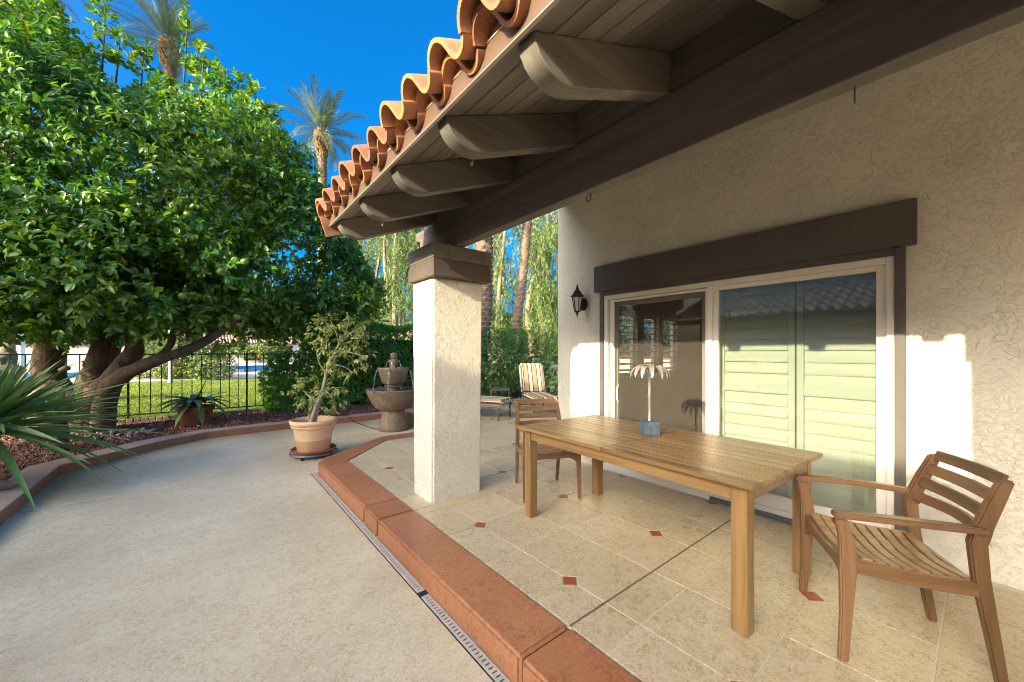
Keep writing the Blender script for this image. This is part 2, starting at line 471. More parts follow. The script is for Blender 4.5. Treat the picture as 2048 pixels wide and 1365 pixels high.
simple('lawn_base', (0.11, 0.17, 0.022), 0.95, vary=0.35, scale=1.2)
t = NT('bark'); n = t.noise(t.coord((6, 6, 1.4)), 2.2, 7, 0.68, 0.4); n2 = t.noise(t.coord(), 26, 5)
t.base(t.ramp(n, [(0.3, (0.045, 0.031, 0.022)), (0.7, (0.135, 0.092, 0.058))])); t.rough(0.9); t.bump(t.math('ADD', n, t.math('MULTIPLY', n2, 0.6)), 0.7, 0.03)
t = NT('bark_pale'); n = t.noise(t.coord((3, 3, 0.7)), 2.0, 6, 0.68)
t.base(t.ramp(n, [(0.3, (0.17, 0.125, 0.082)), (0.7, (0.36, 0.285, 0.20))])); t.rough(0.85); t.bump(n, 0.5, 0.05)
simple('twig_grey', (0.32, 0.27, 0.21), 0.8, vary=0.25, scale=12)
t = NT('palm_trunk'); n = t.noise(t.coord((1, 1, 1), rnd=True), 5, 5, 0.7)
t.base(t.ramp(n, [(0.3, (0.12, 0.084, 0.060)), (0.7, (0.32, 0.235, 0.165))])); t.rough(0.9); t.bump(n, 0.5, 0.05)
t = NT('palm_boot'); n = t.noise(t.coord((1, 1, 1), rnd=True), 8, 5, 0.7)
t.base(t.ramp(n, [(0.3, (0.20, 0.11, 0.05)), (0.7, (0.48, 0.30, 0.14))])); t.rough(0.9)
leafmat('citrus_leaf', (0.036, 0.120, 0.018), (0.085, 0.215, 0.026), (0.32, 0.41, 0.03), 0.31, 0.30, spec=0.65)
leafmat('hedge_leaf', (0.075, 0.21, 0.03), (0.14, 0.33, 0.045), (0.22, 0.40, 0.06), 0.4, 0.35)
leafmat('shrub_leaf', (0.034, 0.105, 0.022), (0.075, 0.185, 0.036), (0.15, 0.27, 0.055), 0.45, 0.22)
leafmat('bush_leaf', (0.05, 0.09, 0.014), (0.11, 0.16, 0.028), (0.22, 0.26, 0.05), 0.45, 0.2)
leafmat('ficus_leaf', (0.14, 0.19, 0.05), (0.29, 0.33, 0.10), (0.46, 0.47, 0.20), 0.42, 0.28)
leafmat('willow_leaf', (0.06, 0.105, 0.028), (0.12, 0.18, 0.052), (0.21, 0.27, 0.085), 0.55, 0.3)
leafmat('dark_tree_leaf', (0.03, 0.065, 0.018), (0.06, 0.11, 0.03), (0.12, 0.17, 0.05), 0.5, 0.2)
leafmat('palm_leaf', (0.045, 0.085, 0.042), (0.085, 0.135, 0.07), (0.16, 0.205, 0.11), 0.5, 0.15)
leafmat('grass_blade', (0.10, 0.155, 0.015), (0.17, 0.215, 0.024), (0.27, 0.28, 0.04), 0.6, 0.3)
leafmat('pink_flower', (0.62, 0.36, 0.42), (0.74, 0.56, 0.58), (0.82, 0.74, 0.72), 0.6, 0.3, (1, 1, 1))
t = NT('yucca_leaf'); oi = t.n('ObjectInfo'); v = t.coord((1, 1, 1), rnd=True)
c = t.ramp(oi.outputs['Random'], [(0.0, (0.11, 0.225, 0.055)), (0.5, (0.20, 0.33, 0.09)), (1.0, (0.34, 0.44, 0.17))])
c = t.mix(t.ramp(t.noise(v, 6, 3), [(0.4, 0.0), (0.8, 0.5)]), c, (0.15, 0.21, 0.05)); t.base(c); t.rough(0.4)
t = NT('agave_leaf'); oi = t.n('ObjectInfo')
c = t.ramp(oi.outputs['Random'], [(0.0, (0.14, 0.22, 0.06)), (1.0, (0.26, 0.34, 0.11))]); t.base(c); t.rough(0.45)
t = NT('fruit_green'); n = t.noise(t.coord(rnd=True), 3, 3)
t.base(t.ramp(n, [(0.3, (0.07, 0.16, 0.018)), (0.75, (0.20, 0.28, 0.028))])); t.rough(0.4); t.bump(t.noise(t.coord(), 120, 2), 0.2, 0.002)
simple('dry_leaf', (0.50, 0.36, 0.06), 0.7, vary=0.3, scale=30)
def stripes(name):                                   # flat woven stripes along the cushion
    t = NT(name); tc = t.n('TexCoord'); sp = t.n('SeparateXYZ'); t.l(tc.outputs['Object'], sp.inputs[0])
    x = t.math('FRACT', t.math('MULTIPLY', t.math('ADD', sp.outputs[0], 5.0), 1/0.215))
    tan = (0.33, 0.235, 0.135); cream = (0.70, 0.62, 0.44); dk = (0.05, 0.036, 0.035)
    st = [(0, tan), (0.24, dk), (0.34, cream), (0.44, tan), (0.48, cream), (0.66, dk), (0.76, tan)]
    t.base(t.ramp(x, st, 'CONSTANT')); t.rough(0.9, 0.2)
    t.bump(t.noise(t.coord(), 160, 2), 0.2, 0.003)
stripes('cushion_stripe')
simple('bronze_metal', (0.12, 0.105, 0.095), 0.5, metal=0.4, vary=0.2, scale=15)
simple('galvanised', (0.14, 0.16, 0.18), 0.45, metal=0.6, vary=0.2, scale=20)
simple('pink_cloth', (0.55, 0.25, 0.26), 0.9)
simple('post_grey', (0.40, 0.38, 0.34), 0.7)
simple('window_dark', (0.03, 0.035, 0.04), 0.1)
simple('hose_blue', (0.30, 0.52, 0.75), 0.5)

# ================================================================== ground
Z0 = -0.14                                             # the lower courtyard
structure('ground', MB().box((-300, -150, -0.9), (300, 400, -0.42)), 'bed_soil')
# lower courtyard: panels of coloured concrete split by tooled control joints
court = structure('courtyard', MB().box((-7, -8, Z0-0.12), (3.62, 9.3, Z0-0.004)), 'grout')
def clip(poly, a, b, c):                               # keep a*x+b*y <= c
    o = []
    for i in range(len(poly)):
        p, q = poly[i], poly[(i+1) % len(poly)]
        dp, dq = a*p[0]+b*p[1]-c, a*q[0]+b*q[1]-c
        if dp <= 0: o.append(p)
        if dp*dq < 0:
            s = dp/(dp-dq); o.append((p[0]+(q[0]-p[0])*s, p[1]+(q[1]-p[1])*s))
    return o
ysplit = [-8, -2.2, 0.55, 2.94, 3.44, 5.78, 9.25]
for i in range(len(ysplit)-1):
    g = 0.007
    po = [(-6.9, ysplit[i]+g), (3.6, ysplit[i+1]*0+ysplit[i]+g), (3.6, ysplit[i+1]-g), (-6.9, ysplit[i+1]-g)]
    part('slab', MB().prism(po, Z0-0.03, Z0), 'courtyard_concrete', court, bevel=0.004, seg=1)
# tiled patio
PX0 = 1.437
patio = structure('patio', MB().prism([(PX0+0.001, -4), (3.82, -4), (3.82, 3.3), (9.5, 3.3), (9.5, 8.66), (3.664, 8.66), (3.664, 5.872), (2.215, 5.872), (PX0+0.001, 5.095)], -0.1, -0.0035), 'grout')
S = 0.48; OX, OY = 1.72, 1.575; g = 0.0035; dh = 0.056
joints = [1.315, 3.48]
def put_tile(poly, mat='tile_concrete', name='tile', z=0.0):
    if len(poly) < 3: return
    A = 0.5*sum(poly[i][0]*poly[(i+1) % len(poly)][1]-poly[(i+1) % len(poly)][0]*poly[i][1] for i in range(len(poly)))
    if abs(A) < 0.0015: return
    cx = sum(p[0] for p in poly)/len(poly); cy = sum(p[1] for p in poly)/len(poly)
    mb = MB().prism([(p[0]-cx, p[1]-cy) for p in poly], -0.02, 0.0)
    o = part(name, mb, mat, patio, bevel=0.0015, seg=1, world_coords=False); o.location = (cx, cy, z)
def in_region(poly, which):
    if which == 'A':
        for cc in ((-1, 0, -PX0), (1, 0, 3.70), (-0.69, 0.724, -0.69*1.45+0.724*5.10), (0, 1, 5.87), (0, -1, 3.4)): poly = clip(poly, *cc)
        return [clip(poly, 1, 0, 3.64)] if poly else []
    for cc in ((-1, 0, -3.64), (1, 0, 9.4), (0, -1, -3.62), (0, 1, 8.62)): poly = clip(poly, *cc)
    return [poly]
for i in range(-2, 18):
    for j in range(-12, 16):
        x0, y0 = OX+i*S, OY+j*S
        if x0 > 9.4: continue
        po = [(x0+g, y0+g), (x0+S-g, y0+g), (x0+S-g, y0+S-g), (x0+g, y0+S-g)]
        for (a, b) in ((0, 0), (1, 0), (1, 1), (0, 1)):   # corners cut where a red diamond sits
            if (i+a) % 2 == 0 and (j+b) % 2 == 0:
                cx, cy = OX+(i+a)*S, OY+(j+b)*S
                sx, sy = (1 if a == 0 else -1), (1 if b == 0 else -1)
                po = clip(po, -sx, -sy, -(sx*cx+sy*cy)-(dh+0.008))
        pieces = [po]
        for jy in joints:
            nx = []
            for q in pieces:
                nx += [clip(q, 0, 1, jy-0.007), clip(q, 0, -1, -(jy+0.007))]
            pieces = [q for q in nx if q]
        for q in pieces:
            for which in 'AB':
                for r_ in in_region(q, which): put_tile(r_)
for i in range(-2, 18, 2):
    for j in range(-12, 16, 2):
        x, y = OX+i*S, OY+j*S
        po = [(x-dh, y), (x, y-dh), (x+dh, y), (x, y+dh)]
        for which in 'AB':
            for r_ in in_region(po, which): put_tile(r_, 'inset_red', 'diamond_inset', 0.001)
for jy in joints:
    part('expansion_joint', MB().box((PX0, jy-0.006, -0.0034), (3.69, jy+0.006, -0.0012)), 'joint_dark', patio)
part('expansion_joint', MB().box((PX0, 3.124, -0.003), (1.6, 3.13, 0.0012)), 'joint_dark', patio)
# red kerb round the patio: an L-shaped run with a chamfered corner, in cast lengths
kerb = structure('patio_kerb', MB().prism([(1.14, -4), (1.4365, -4), (1.4365, 5.09), (2.22, 5.871), (3.6, 5.871), (3.6, 6.1), (2.2, 6.1), (1.14, 5.2)], Z0-0.02, -0.022), 'joint_dark')
XO, XI = 1.108, 1.432
runs = [[(XO, -4), (XI, -4), (XI, 1.311), (XO, 1.311)], [(XO, 1.319), (XI, 1.319), (XI, 3.124), (XO, 3.124)],
        [(XO, 3.132), (XI, 3.132), (XI, 3.464), (XO, 3.464)],
        [(XO, 3.472), (XI, 3.472), (XI, 5.10), (2.22, 5.875), (3.30, 5.875), (3.30, 6.20), (2.26, 6.20), (1.23, 5.43), (XO, 5.24)],
        [(3.308, 5.875), (3.66, 5.875), (3.66, 8.70), (3.308, 8.70)]]
for po in runs:
    part('kerb_length', MB().prism(po, Z0-0.03, 0.004), 'red_concrete', kerb, bevel=0.016, seg=3, smooth=True, angle=30)
# drain channel along the kerb
dr = structure('drain_channel', MB().box((1.038, -4, Z0-0.06), (1.104, 5.30, Z0+0.0012)), 'channel_black')
def grate(y0, y1):
    mb = MB(); x0, x1 = 1.046, 1.097; z0, z1 = Z0-0.006, Z0+0.006
    w = 0.012; mb.box((x0, y0, z0), (x0+w, y1, z1)); mb.box((x1-w, y0, z0), (x1, y1, z1))
    n = max(2, int((y1-y0)/0.029)); st = (y1-y0)/n
    for k in range(n):
        a = y0 + k*st + (0.005 if k else 0); b = y0 + (k+1)*st - (0.005 if k < n-1 else 0)
        mb.box((x0+w, a, z0+0.001), (x1-w, b, z1-0.0005))
    part('grate', mb, 'grate_white', dr)
for a, b in ((-3.9, -1.0), (-0.99, 0.98), (0.99, 2.19), (2.245, 3.3), (3.305, 4.3), (4.305, 5.28)): grate(a, b)
# planter kerb on the garden side
ko = [(-1.39, -6), (-1.39, 7.17), (-0.59, 8.11), (0.03, 8.58), (1.28, 8.66), (3.9, 8.62), (8.5, 8.66)]
ki = [(-1.68, -6), (-1.68, 7.34), (-0.84, 8.34), (-0.06, 8.86), (1.26, 8.93), (3.9, 8.90), (8.5, 8.93)]
pk = structure('planter_kerb', MB().box((-1.5, -6, Z0-0.2), (-1.45, 7, Z0-0.1)), 'joint_dark')
for i in range(len(ko)-1):
    e = 0.0
    po = [ko[i], ki[i], ki[i+1], ko[i+1]]
    hz = -0.015
    part('kerb_face', MB().prism(po, Z0-0.1, hz-0.012), 'red_concrete', pk, bevel=0.006, seg=1)
    c = [((p[0]), (p[1])) for p in po]
    part('kerb_top', MB().prism(c, hz-0.0118, hz), 'red_worn', pk, bevel=0.005, seg=1)
# planting bed with lava gravel, lawn, pool garden
bedp = ki + [(8.5, 10.9), (-14, 10.9), (-14, -6)]
structure('planting_bed', MB().prism(bedp[::-1], -0.3, -0.055), 'bed_soil')

# ================================================================== the house with its tiled porch roof
house = thing('house', 'cream stucco house with brown beams and a porch roof of terracotta tiles', 'house', (3.7, 1.6, 0))
DY0, DY1, DZ1 = 0.36, 2.86, 2.07                       # door opening
def wall_mesh():
    mb = MB(); x0, x1 = 3.70, 3.86; top = 3.5
    ys = [-4.0, DY0, DY1, 3.60]; zs = [-0.05, DZ1, top]
    mb.add([(x0, y, z) for y in ys for z in zs] + [(x1, y, z) for y in ys for z in zs], [])
    i = lambda a, b, c: c*12 + a*3 + b
    F = []
    for a in range(3):
        for b in range(2):
            if a == 1 and b == 0: continue
            F += [(i(a,b,0), i(a+1,b,0), i(a+1,b+1,0), i(a,b+1,0)), (i(a,b,1), i(a,b+1,1), i(a+1,b+1,1), i(a+1,b,1))]
    for a in range(3): F.append((i(a,2,0), i(a+1,2,0), i(a+1,2,1), i(a,2,1)))
    F += [(i(1,0,0), i(1,1,0), i(1,1,1), i(1,0,1)), (i(2,0,0), i(2,1,0), i(2,1,1), i(2,0,1)), (i(1,1,0), i(2,1,0), i(2,1,1), i(1,1,1))]
    for a in (0, 3):
        for b in range(2): F.append((i(a,b,0), i(a,b+1,0), i(a,b+1,1), i(a,b,1)))
    mb.f += F
    return mb
part('wall', wall_mesh(), 'stucco', house)
corner = MB()                                          # the rounded stucco corner of the front wall
po = [(3.7005, 3.55)] + [(3.80-0.10*math.cos(a), 3.555+0.10*math.sin(a)) for a in np.linspace(0, math.pi/2, 8)] + [(3.86, 3.655), (3.86, 3.55)]
corner.prism(po, -0.05, 3.5)
part('wall_corner', corner, 'stucco', house, smooth=True, angle=50)
WX = [(4.92, 5.43), (5.60, 6.06), (6.20, 6.70)]; WZ0, WZ1 = 1.0, 1.99
ew = MB(); ya, yb = 3.50, 3.65
ew.box((3.862, ya, -0.05), (9.3, yb, WZ0)); ew.box((3.862, ya, WZ1), (9.3, yb, 3.45))
xs = [3.862] + [v for w in WX for v in w] + [9.3]
for k in range(0, len(xs), 2): ew.box((xs[k], ya+0.001, WZ0), (xs[k+1], yb-0.001, WZ1))
ew.prism([(3.862, 3.451), (9.3, 3.451), (9.3, 5.6)], ya+0.002, yb-0.002, 'y')
part('wall', ew, 'stucco', house)
ins = MB().box((3.862, -3.5, -0.05), (9.2, 3.49, 0.01)); part('floor', ins, 'interior_floor', house)
ins = MB().box((9.2, -3.5, -0.05), (9.35, 3.499, 3.4)).box((3.87, -3.65, -0.05), (9.2, -3.5, 3.4)); part('inner_wall', ins, 'interior_wall', house)
part('ceiling', MB().box((3.862, -3.5, 2.6), (9.199, 3.498, 2.66)), 'interior_wall', house)
for (a, b) in WX:                                      # shuttered end windows seen through the screen
    w = part('window', MB().box((a, 3.56, WZ0), (a+0.05, 3.60, WZ1)).box((b-0.05, 3.56, WZ0), (b, 3.60, WZ1)).box((a+0.05, 3.56, WZ0), (b-0.05, 3.60, WZ0+0.05)).box((a+0.05, 3.56, WZ1-0.05), (b-0.05, 3.60, WZ1)), 'vinyl_white', house)
    for k in range(9):
        z = WZ0+0.10+k*0.098
        sl = MB().box((a+0.02, -0.04, -0.004), (b-0.02, 0.04, 0.004), Matrix.Translation((0, 3.52, z)) @ Matrix.Rotation(R(14), 4, 'X'))
        part('louver', sl, 'shutter_white', w)
# ---- roof framing
SL = 0.41
ztop = lambda x: 2.505 + SL*(x-0.895)
beam = MB().prism([(-3.6, 2.36), (3.72, 2.36), (3.72, 2.44), (3.80, 2.47), (3.80, 2.56), (3.90, 2.59), (3.90, 2.67), (-3.6, 2.67)], 1.80, 1.892, 'x')
part('beam', beam, 'beam_wood', house, bevel=0.004, seg=1)
prof = [(0.895, 2.503), (0.903, 2.470), (0.925, 2.436), (0.955, 2.411), (0.995, 2.393), (1.04, 2.386), (1.085, 2.389), (1.135, 2.405), (3.69, 2.405+0.40*(3.69-1.135)), (3.69, ztop(3.69)-0.001)]
rme = MB().prism(prof, -0.0445, 0.0445, 'y').mesh('rafter', 'rafter_wood', smooth=True, bevel=0.004, seg=1, angle=42)
RY = [1.032 + 0.617*k for k in range(-7, 5)]
for y in RY:
    o = link('rafter', rme, house); o.location = o.location + Vector((0, y, 0))
for a, b in zip(RY[:-1], RY[1:]):
    part('blocking', MB().box((1.812, a+0.046, 2.671), (1.852, b-0.046, ztop(1.812)-0.003)), 'beam_wood', house)
bw = 0.138; k = 0; ca = math.cos(math.atan(SL)); sa = math.sin(math.atan(SL))
s0 = 0.0
while s0 < 1.08/ca:                                      # soffit boards on the rafters, each its own board
    w = bw*random.uniform(0.97, 1.03)
    M = Matrix.Translation((0.872, 0, ztop(0.872)+0.0005)) @ Matrix.Rotation(-math.atan(SL), 4, 'Y')
    bd = MB().box((s0, -3.45, 0), (s0+w-0.010, 3.60, 0.021), M)
    part('soffit_board', bd, 'board_wood', house, bevel=0.002, seg=1); s0 += w
part('bounce_ceiling', MB().prism([(1.96, ztop(1.96)+0.0006), (3.69, ztop(3.69)+0.0006), (3.69, ztop(3.69)+0.02), (1.96, ztop(1.96)+0.02)], -3.45, 3.60, 'y'), 'far_white', house)  # unseen ceiling panel, added in white to bounce light onto the upper wall
# ---- roof tiles
roof = MB().prism([(0.875, ztop(0.875)+0.026), (9.3, ztop(9.3)+0.026), (9.3, ztop(9.3)+0.05), (0.875, ztop(0.875)+0.05)], -3.47, 3.62, 'y')
roof = part('roof', roof, 'flashing', house)
part('fascia_flashing', MB().prism([(0.858, 2.491), (0.870, 2.491), (0.874, 2.590), (0.866, 2.590)], -3.47, 3.625, 'y'), 'flashing', roof)
part('drip_edge', MB().box((0.8555, -3.47, 2.4865), (0.872, 3.625, 2.4905)), 'drip_edge', roof)
TW = 0.262
def tile_mesh(L):
    pts = []
    N = 9
    ctrl = [(0.000, 0.050), (0.006, 0.078), (0.028, 0.108), (0.065, 0.124), (0.105, 0.112), (0.132, 0.080), (0.150, 0.044), (0.172, 0.012), (0.205, 0.000), (0.240, 0.010), (0.262, 0.034), (0.268, 0.052), (0.258, 0.060)]
    for i in range(len(ctrl)-1):
        p0, p1, p2, p3 = [np.array(ctrl[min(max(i+k_, 0), len(ctrl)-1)]) for k_ in (-1, 0, 1, 2)]
        for t_ in (0, .5): pts.append(tuple(0.5*((2*p1)+(-p0+p2)*t_+(2*p0-5*p1+4*p2-p3)*t_*t_+(-p0+3*p1-3*p2+p3)*t_**3)))
    pts.append(ctrl[-1]); pts = [(0.27-p[0], p[1]) for p in pts][::-1]
    th = 0.017
    nrm = []
    for i in range(len(pts)):
        p, q = pts[max(i-1, 0)], pts[min(i+1, len(pts)-1)]
        dx, dz = q[0]-p[0], q[1]-p[1]; l = math.hypot(dx, dz); nrm.append((-dz/l, dx/l))
    ring = pts + [(p[0]+n[0]*th, p[1]+n[1]*th) for p, n in zip(pts, nrm)][::-1]
    secs = [[(x, y*(1-0.05*x/L), z) for (y, z) in ring] for x in (0, L)]
    mb = MB(); n = len(ring)
    for sec in secs: mb.v += sec
    for k in range(n): mb.f.append((k, (k+1) % n, n+(k+1) % n, n+k))
    h = len(pts)
    for k in range(h-1):
        mb.f.append((k, k+1, n-2-k, n-1-k)); mb.f.append((n+n-1-k, n+n-2-k, n+k+1, n+k))
    return mb.mesh('roof_tile', 'roof_tile', smooth=True, angle=50)
tme = tile_mesh(0.44); tshort = tile_mesh(0.26)
pit = math.atan(SL)
ncol = 25
for c in range(ncol):
    yb_ = 3.585 - 0.26 - c*TW
    for rr in range(-1, 9):
        ss = 0.0 if rr < 0 else -0.022 + rr*0.345
        X = 0.79 + ss*ca; lift = 0.012 if rr < 0 else 0.046
        z = ztop(0.79)+0.040 + ss*sa + lift
        if rr < 0: X += 0.045
        o = link('roof_tile', tshort if rr < 0 else tme, roof)
        jit = random.uniform(-0.006, 0.006)
        o.rotation_euler = (random.uniform(-0.02, 0.02), -pit+(0.02 if rr >= 0 else 0), random.uniform(-0.025, 0.025))
        o.location = o.location + Vector((X+jit*2.0, yb_+jit, z+random.uniform(-0.004, 0.004)))
part('bird_stop', MB().prism([(0.862, 2.591), (0.876, 2.591), (0.90, 2.675), (0.888, 2.675)], -3.46, 3.60, 'y'), 'terracotta_pale', roof)
# gable-end trim tiles that turn down over the last rafter
for rr in range(4):
    pts = []
    for a in np.linspace(0, math.pi*0.62, 9): pts.append((3.50+0.13*math.sin(a), 0.07*math.cos(a)+0.045))
    pts += [(3.642, -0.06), (3.642, -0.13)]
    mb = MB(); ring = pts + [(p[0]-0.013, p[1]-0.008) for p in pts][::-1]
    s_ = 0.36*rr
    secs = []
    for x in (-0.012, 0.37):
        M = Matrix.Translation((0.80+s_*ca, 0, ztop(0.80)+s_*sa+0.06+0.006*(rr % 2))) @ Matrix.Rotation(-pit, 4, 'Y')
        secs.append([tuple(M @ Vector((x, y, z))) for y, z in ring])
    part('rake_tile', mb.strip(secs), 'roof_tile', roof, smooth=True, angle=50)
part('tie_wire', MB().tube([(0.80, 1.175, 2.735), (0.792, 1.20, 2.72), (0.795, 1.215, 2.68), (0.80, 1.205, 2.645), (0.815, 1.195, 2.62)], .0022, 5), 'drip_edge', roof, smooth=True)
# ---- columns with wooden caps
def column(y0, y1, lab):
    x0, x1 = 1.612, 2.140
    mb = MB(); e = 0.012
    secs = []
    for z, o in ((-0.03, 0.0), (0.7, 0.004), (1.4, 0.010), (2.064, 0.014)):
        secs.append([(x0-o*0.3, y0-o, z), (x1+o, y0-o, z), (x1+o, y1+o, z), (x0-o*0.3, y1+o, z)])
    c = part('column', mb.strip(secs), 'stucco', house, bevel=0.018, seg=3, smooth=True, angle=30)
    cx0, cx1, cy0, cy1 = 1.57, 2.195, y0-0.095, y1+0.03
    part('cap', MB().box((cx0+0.0, cy0, 2.062), (cx1, cy1, 2.225)), 'cap_wood', c, bevel=0.004, seg=1)
    part('cap', MB().box((cx0-0.004, cy0-0.004, 2.2255), (cx1+0.004, cy1+0.004, 2.358)), 'beam_wood', c, bevel=0.006, seg=1)
column(3.145, 3.545, '')
column(-0.70, -0.275, '')
# ---- hooks and nails under and on the beam
def hook(x, y, z, s=1.0, mat='iron_black'):
    pts = [(x, y, z+0.004), (x, y, z-0.02*s)] + [(x, y+0.014*s*(1-math.cos(a))-0.0, z-0.02*s-0.016*s*math.sin(a)) for a in np.linspace(0.3, 4.2, 9)]
    part('hook', MB().tube(pts, 0.0028*s, 6), mat, house, smooth=True)
hook(1.85, 1.52, 2.36, 1.3); hook(1.85, 2.62, 2.36, 1.3, 'bronze_metal')
hook(1.10, 1.69, 2.392, 0.7, 'grate_white'); hook(1.08, 2.93, 2.39, 0.7, 'grate_white')
for (yy, zz) in ((0.46, 2.41), (0.88, 2.42), (1.17, 2.39), (1.32, 2.40), (2.05, 2.43)):
    part('nail', MB().tube([(1.802, yy, zz), (1.775, yy+0.004, zz+0.010)], 0.0022, 5), 'bronze_metal', house)
part('nail', MB().bar((1.87, 0.30, 2.361), (1.87, 0.302, 2.30), 0.012, 0.004), 'bronze_metal', house)
# ---- door surround
part('lintel', MB().box((3.645, 0.281, 2.096), (3.702, 2.953, 2.402)), 'trim_brown', house, bevel=0.006, seg=2)
jb = MB().box((3.672, 0.334, 0.0), (3.73, 0.387, 2.0955)); part('door_casing', jb, 'trim_brown', house, bevel=0.003, seg=1)
jb = MB().box((3.672, 2.835, 0.0), (3.73, 2.888, 2.0955)); part('door_casing', jb, 'trim_brown', house, bevel=0.003, seg=1)
part('door_casing', MB().box((3.676, 0.3872, 2.046), (3.73, 2.8348, 2.0952)), 'trim_brown', house)
# ---- sliding door: fixed glazed panel, screen panel
door = MB()
door.box((3.690, 0.3875, 0.02), (3.84, 0.430, 2.0455)).box((3.690, 2.785, 0.02), (3.84, 2.8345, 2.0455))
door.box((3.6905, 0.4302, 1.995), (3.84, 2.7848, 2.045)).box((3.6905, 0.4302, 0.02), (3.84, 2.7848, 0.075))
door.box((3.694, 1.600, 0.0755), (3.80, 1.650, 1.9945))
sd = part('sliding_door', door, 'vinyl_white', house, bevel=0.003, seg=1)
pn = MB().box((3.72, 0.4305, 0.0757), (3.77, 0.485, 1.9943)).box((3.72, 1.556, 0.0757), (3.77, 1.5995, 1.9943))
pn.box((3.721, 0.4853, 1.955), (3.769, 1.5558, 1.9942)).box((3.721, 0.4853, 0.0758), (3.769, 1.5558, 0.185))
part('panel_frame', pn, 'vinyl_white', sd, bevel=0.003, seg=1)
part('pane', MB().box((3.744, 0.4856, 0.1853), (3.748, 1.5556, 1.9547)), 'door_glass', sd)
part('sill', MB().box((3.665, 1.61, 0.002), (3.699, 2.834, 0.085)), 'vinyl_white', sd, bevel=0.004, seg=1)
part('sill', MB().box((3.655, 0.388, 0.002), (3.699, 1.609, 0.035)), 'sill_grey', sd, bevel=0.004, seg=1)
scr = MB().box((3.715, 2.708, 0.076), (3.735, 2.765, 1.99)).box((3.715, 1.6505, 0.076), (3.735, 1.672, 1.99))
scr.box((3.7155, 1.6723, 1.965), (3.7345, 2.7077, 1.9895)).box((3.7155, 1.6723, 0.0765), (3.7345, 2.7077, 0.13))
sc = part('screen_door', scr, 'vinyl_white', house, bevel=0.002, seg=1)
part('mesh', MB().add([(3.725, 1.6722, 0.1302), (3.725, 2.7078, 0.1302), (3.725, 2.7078, 1.9648), (3.725, 1.6722, 1.9648)], [(0, 1, 2, 3)]), 'screen_mesh', sc)
part('latch', MB().box((3.690, 2.715, 1.02), (3.7148, 2.752, 1.13)), 'vinyl_white', sc, bevel=0.006, seg=2)
part('handle', MB().tube([(3.715, 2.73, 0.99), (3.668, 2.73, 0.985), (3.660, 2.73, 0.96), (3.660, 2.73, 0.86), (3.668, 2.73, 0.835), (3.715, 2.73, 0.83)], 0.011, 8), 'vinyl_white', sc, smooth=True)
part('handle', MB().tube([(3.725, 2.66, 1.0), (3.70, 2.655, 0.97), (3.695, 2.655, 0.9), (3.70, 2.655, 0.84), (3.725, 2.66, 0.81)], 0.008, 8), 'shutter_white', sc, smooth=True)
gp = MB().box((3.775, 2.70, 0.08), (3.81, 2.78, 1.99)).box((3.775, 1.66, 0.08), (3.81, 1.73, 1.99)).box((3.776, 1.7303, 1.92), (3.809, 2.6997, 1.989)).box((3.776, 1.7303, 0.081), (3.809, 2.6997, 0.17))
part('panel_frame', gp, 'vinyl_white', sd, bevel=0.003, seg=1)
part('pane', MB().box((3.790, 1.7305, 0.1705), (3.794, 2.6995, 1.9195)), 'clear_glass', sd)
# ---- plantation shutters behind the fixed pane
lou = MB().prism([(-0.055, 0), (-0.03, 0.005), (0.03, 0.005), (0.055, 0), (0.03, -0.005), (-0.03, -0.005)], -0.5, 0.5, 'y')
lou.v = [(p[0], p[1], p[2]) for p in lou.v]
lme = lou.mesh('louver', 'shutter_white', smooth=True, angle=40)
for (a, b, tilt) in ((0.44, 0.985, -81), (0.995, 1.60, -77)):
    fr = MB().box((3.84, a, 0.10), (3.87, a+0.05, 1.98)).box((3.84, b-0.05, 0.10), (3.87, b, 1.98))
    for z0, z1 in ((0.10, 0.22), (1.02, 1.10), (1.90, 1.98)): fr.box((3.841, a+0.0502, z0), (3.869, b-0.0502, z1))
    sh = part('shutter', fr, 'shutter_white', house, bevel=0.003, seg=1)
    for z0, z1 in ((0.22, 1.02), (1.10, 1.90)):
        n = 8; st = (z1-z0)/n
        for k in range(n):
            o = link('louver', lme, sh)
            o.location = (3.855, (a+b)/2, z0+(k+0.5)*st)
            o.scale = (1.0, (b-a-0.106), 1.0); o.rotation_euler = (0, R(tilt), 0)
# ---- lantern on the wall
lan = thing('wall_lantern', 'black wall lantern with frosted panes beside the sliding door', 'lantern', (3.70, 3.15, 1.98))
part('backplate', MB().lathe([(0.001, 0), (0.062, 0.0), (0.062, 0.012), (0.045, 0.022), (0.02, 0.03), (0.001, 0.03)], 20), 'black_metal', lan, smooth=True)
bp = lan.children[0]; bp.location = (0, 0, 0); bp.rotation_euler = (0, R(-90), 0)
bp.scale = (1.3, 1.0, 1.0)
part('arm', MB().tube([(-0.02, 0, -0.02), (-0.07, 0, -0.085), (-0.12, 0, -0.10)], 0.009, 8), 'black_metal', lan, smooth=True, world_coords=False)
lx = -0.125
cage = MB().lathe([(0.032, -0.105), (0.034, -0.095), (0.030, -0.09)], 6, (lx, 0, 0)).lathe([(0.066, 0.075), (0.066, 0.085), (0.05, 0.088)], 6, (lx, 0, 0))
for k in range(6):
    a = 2*math.pi*k/6
    cage.tube([(lx+0.033*math.cos(a), 0.033*math.sin(a), -0.095), (lx+0.064*math.cos(a), 0.064*math.sin(a), 0.078)], 0.0055, 5)
part('cage', cage, 'black_metal', lan, world_coords=False)
part('pane', MB().lathe([(0.028, -0.092), (0.058, 0.074)], 6, (lx, 0, 0)), 'frosted_glass', lan, world_coords=False)
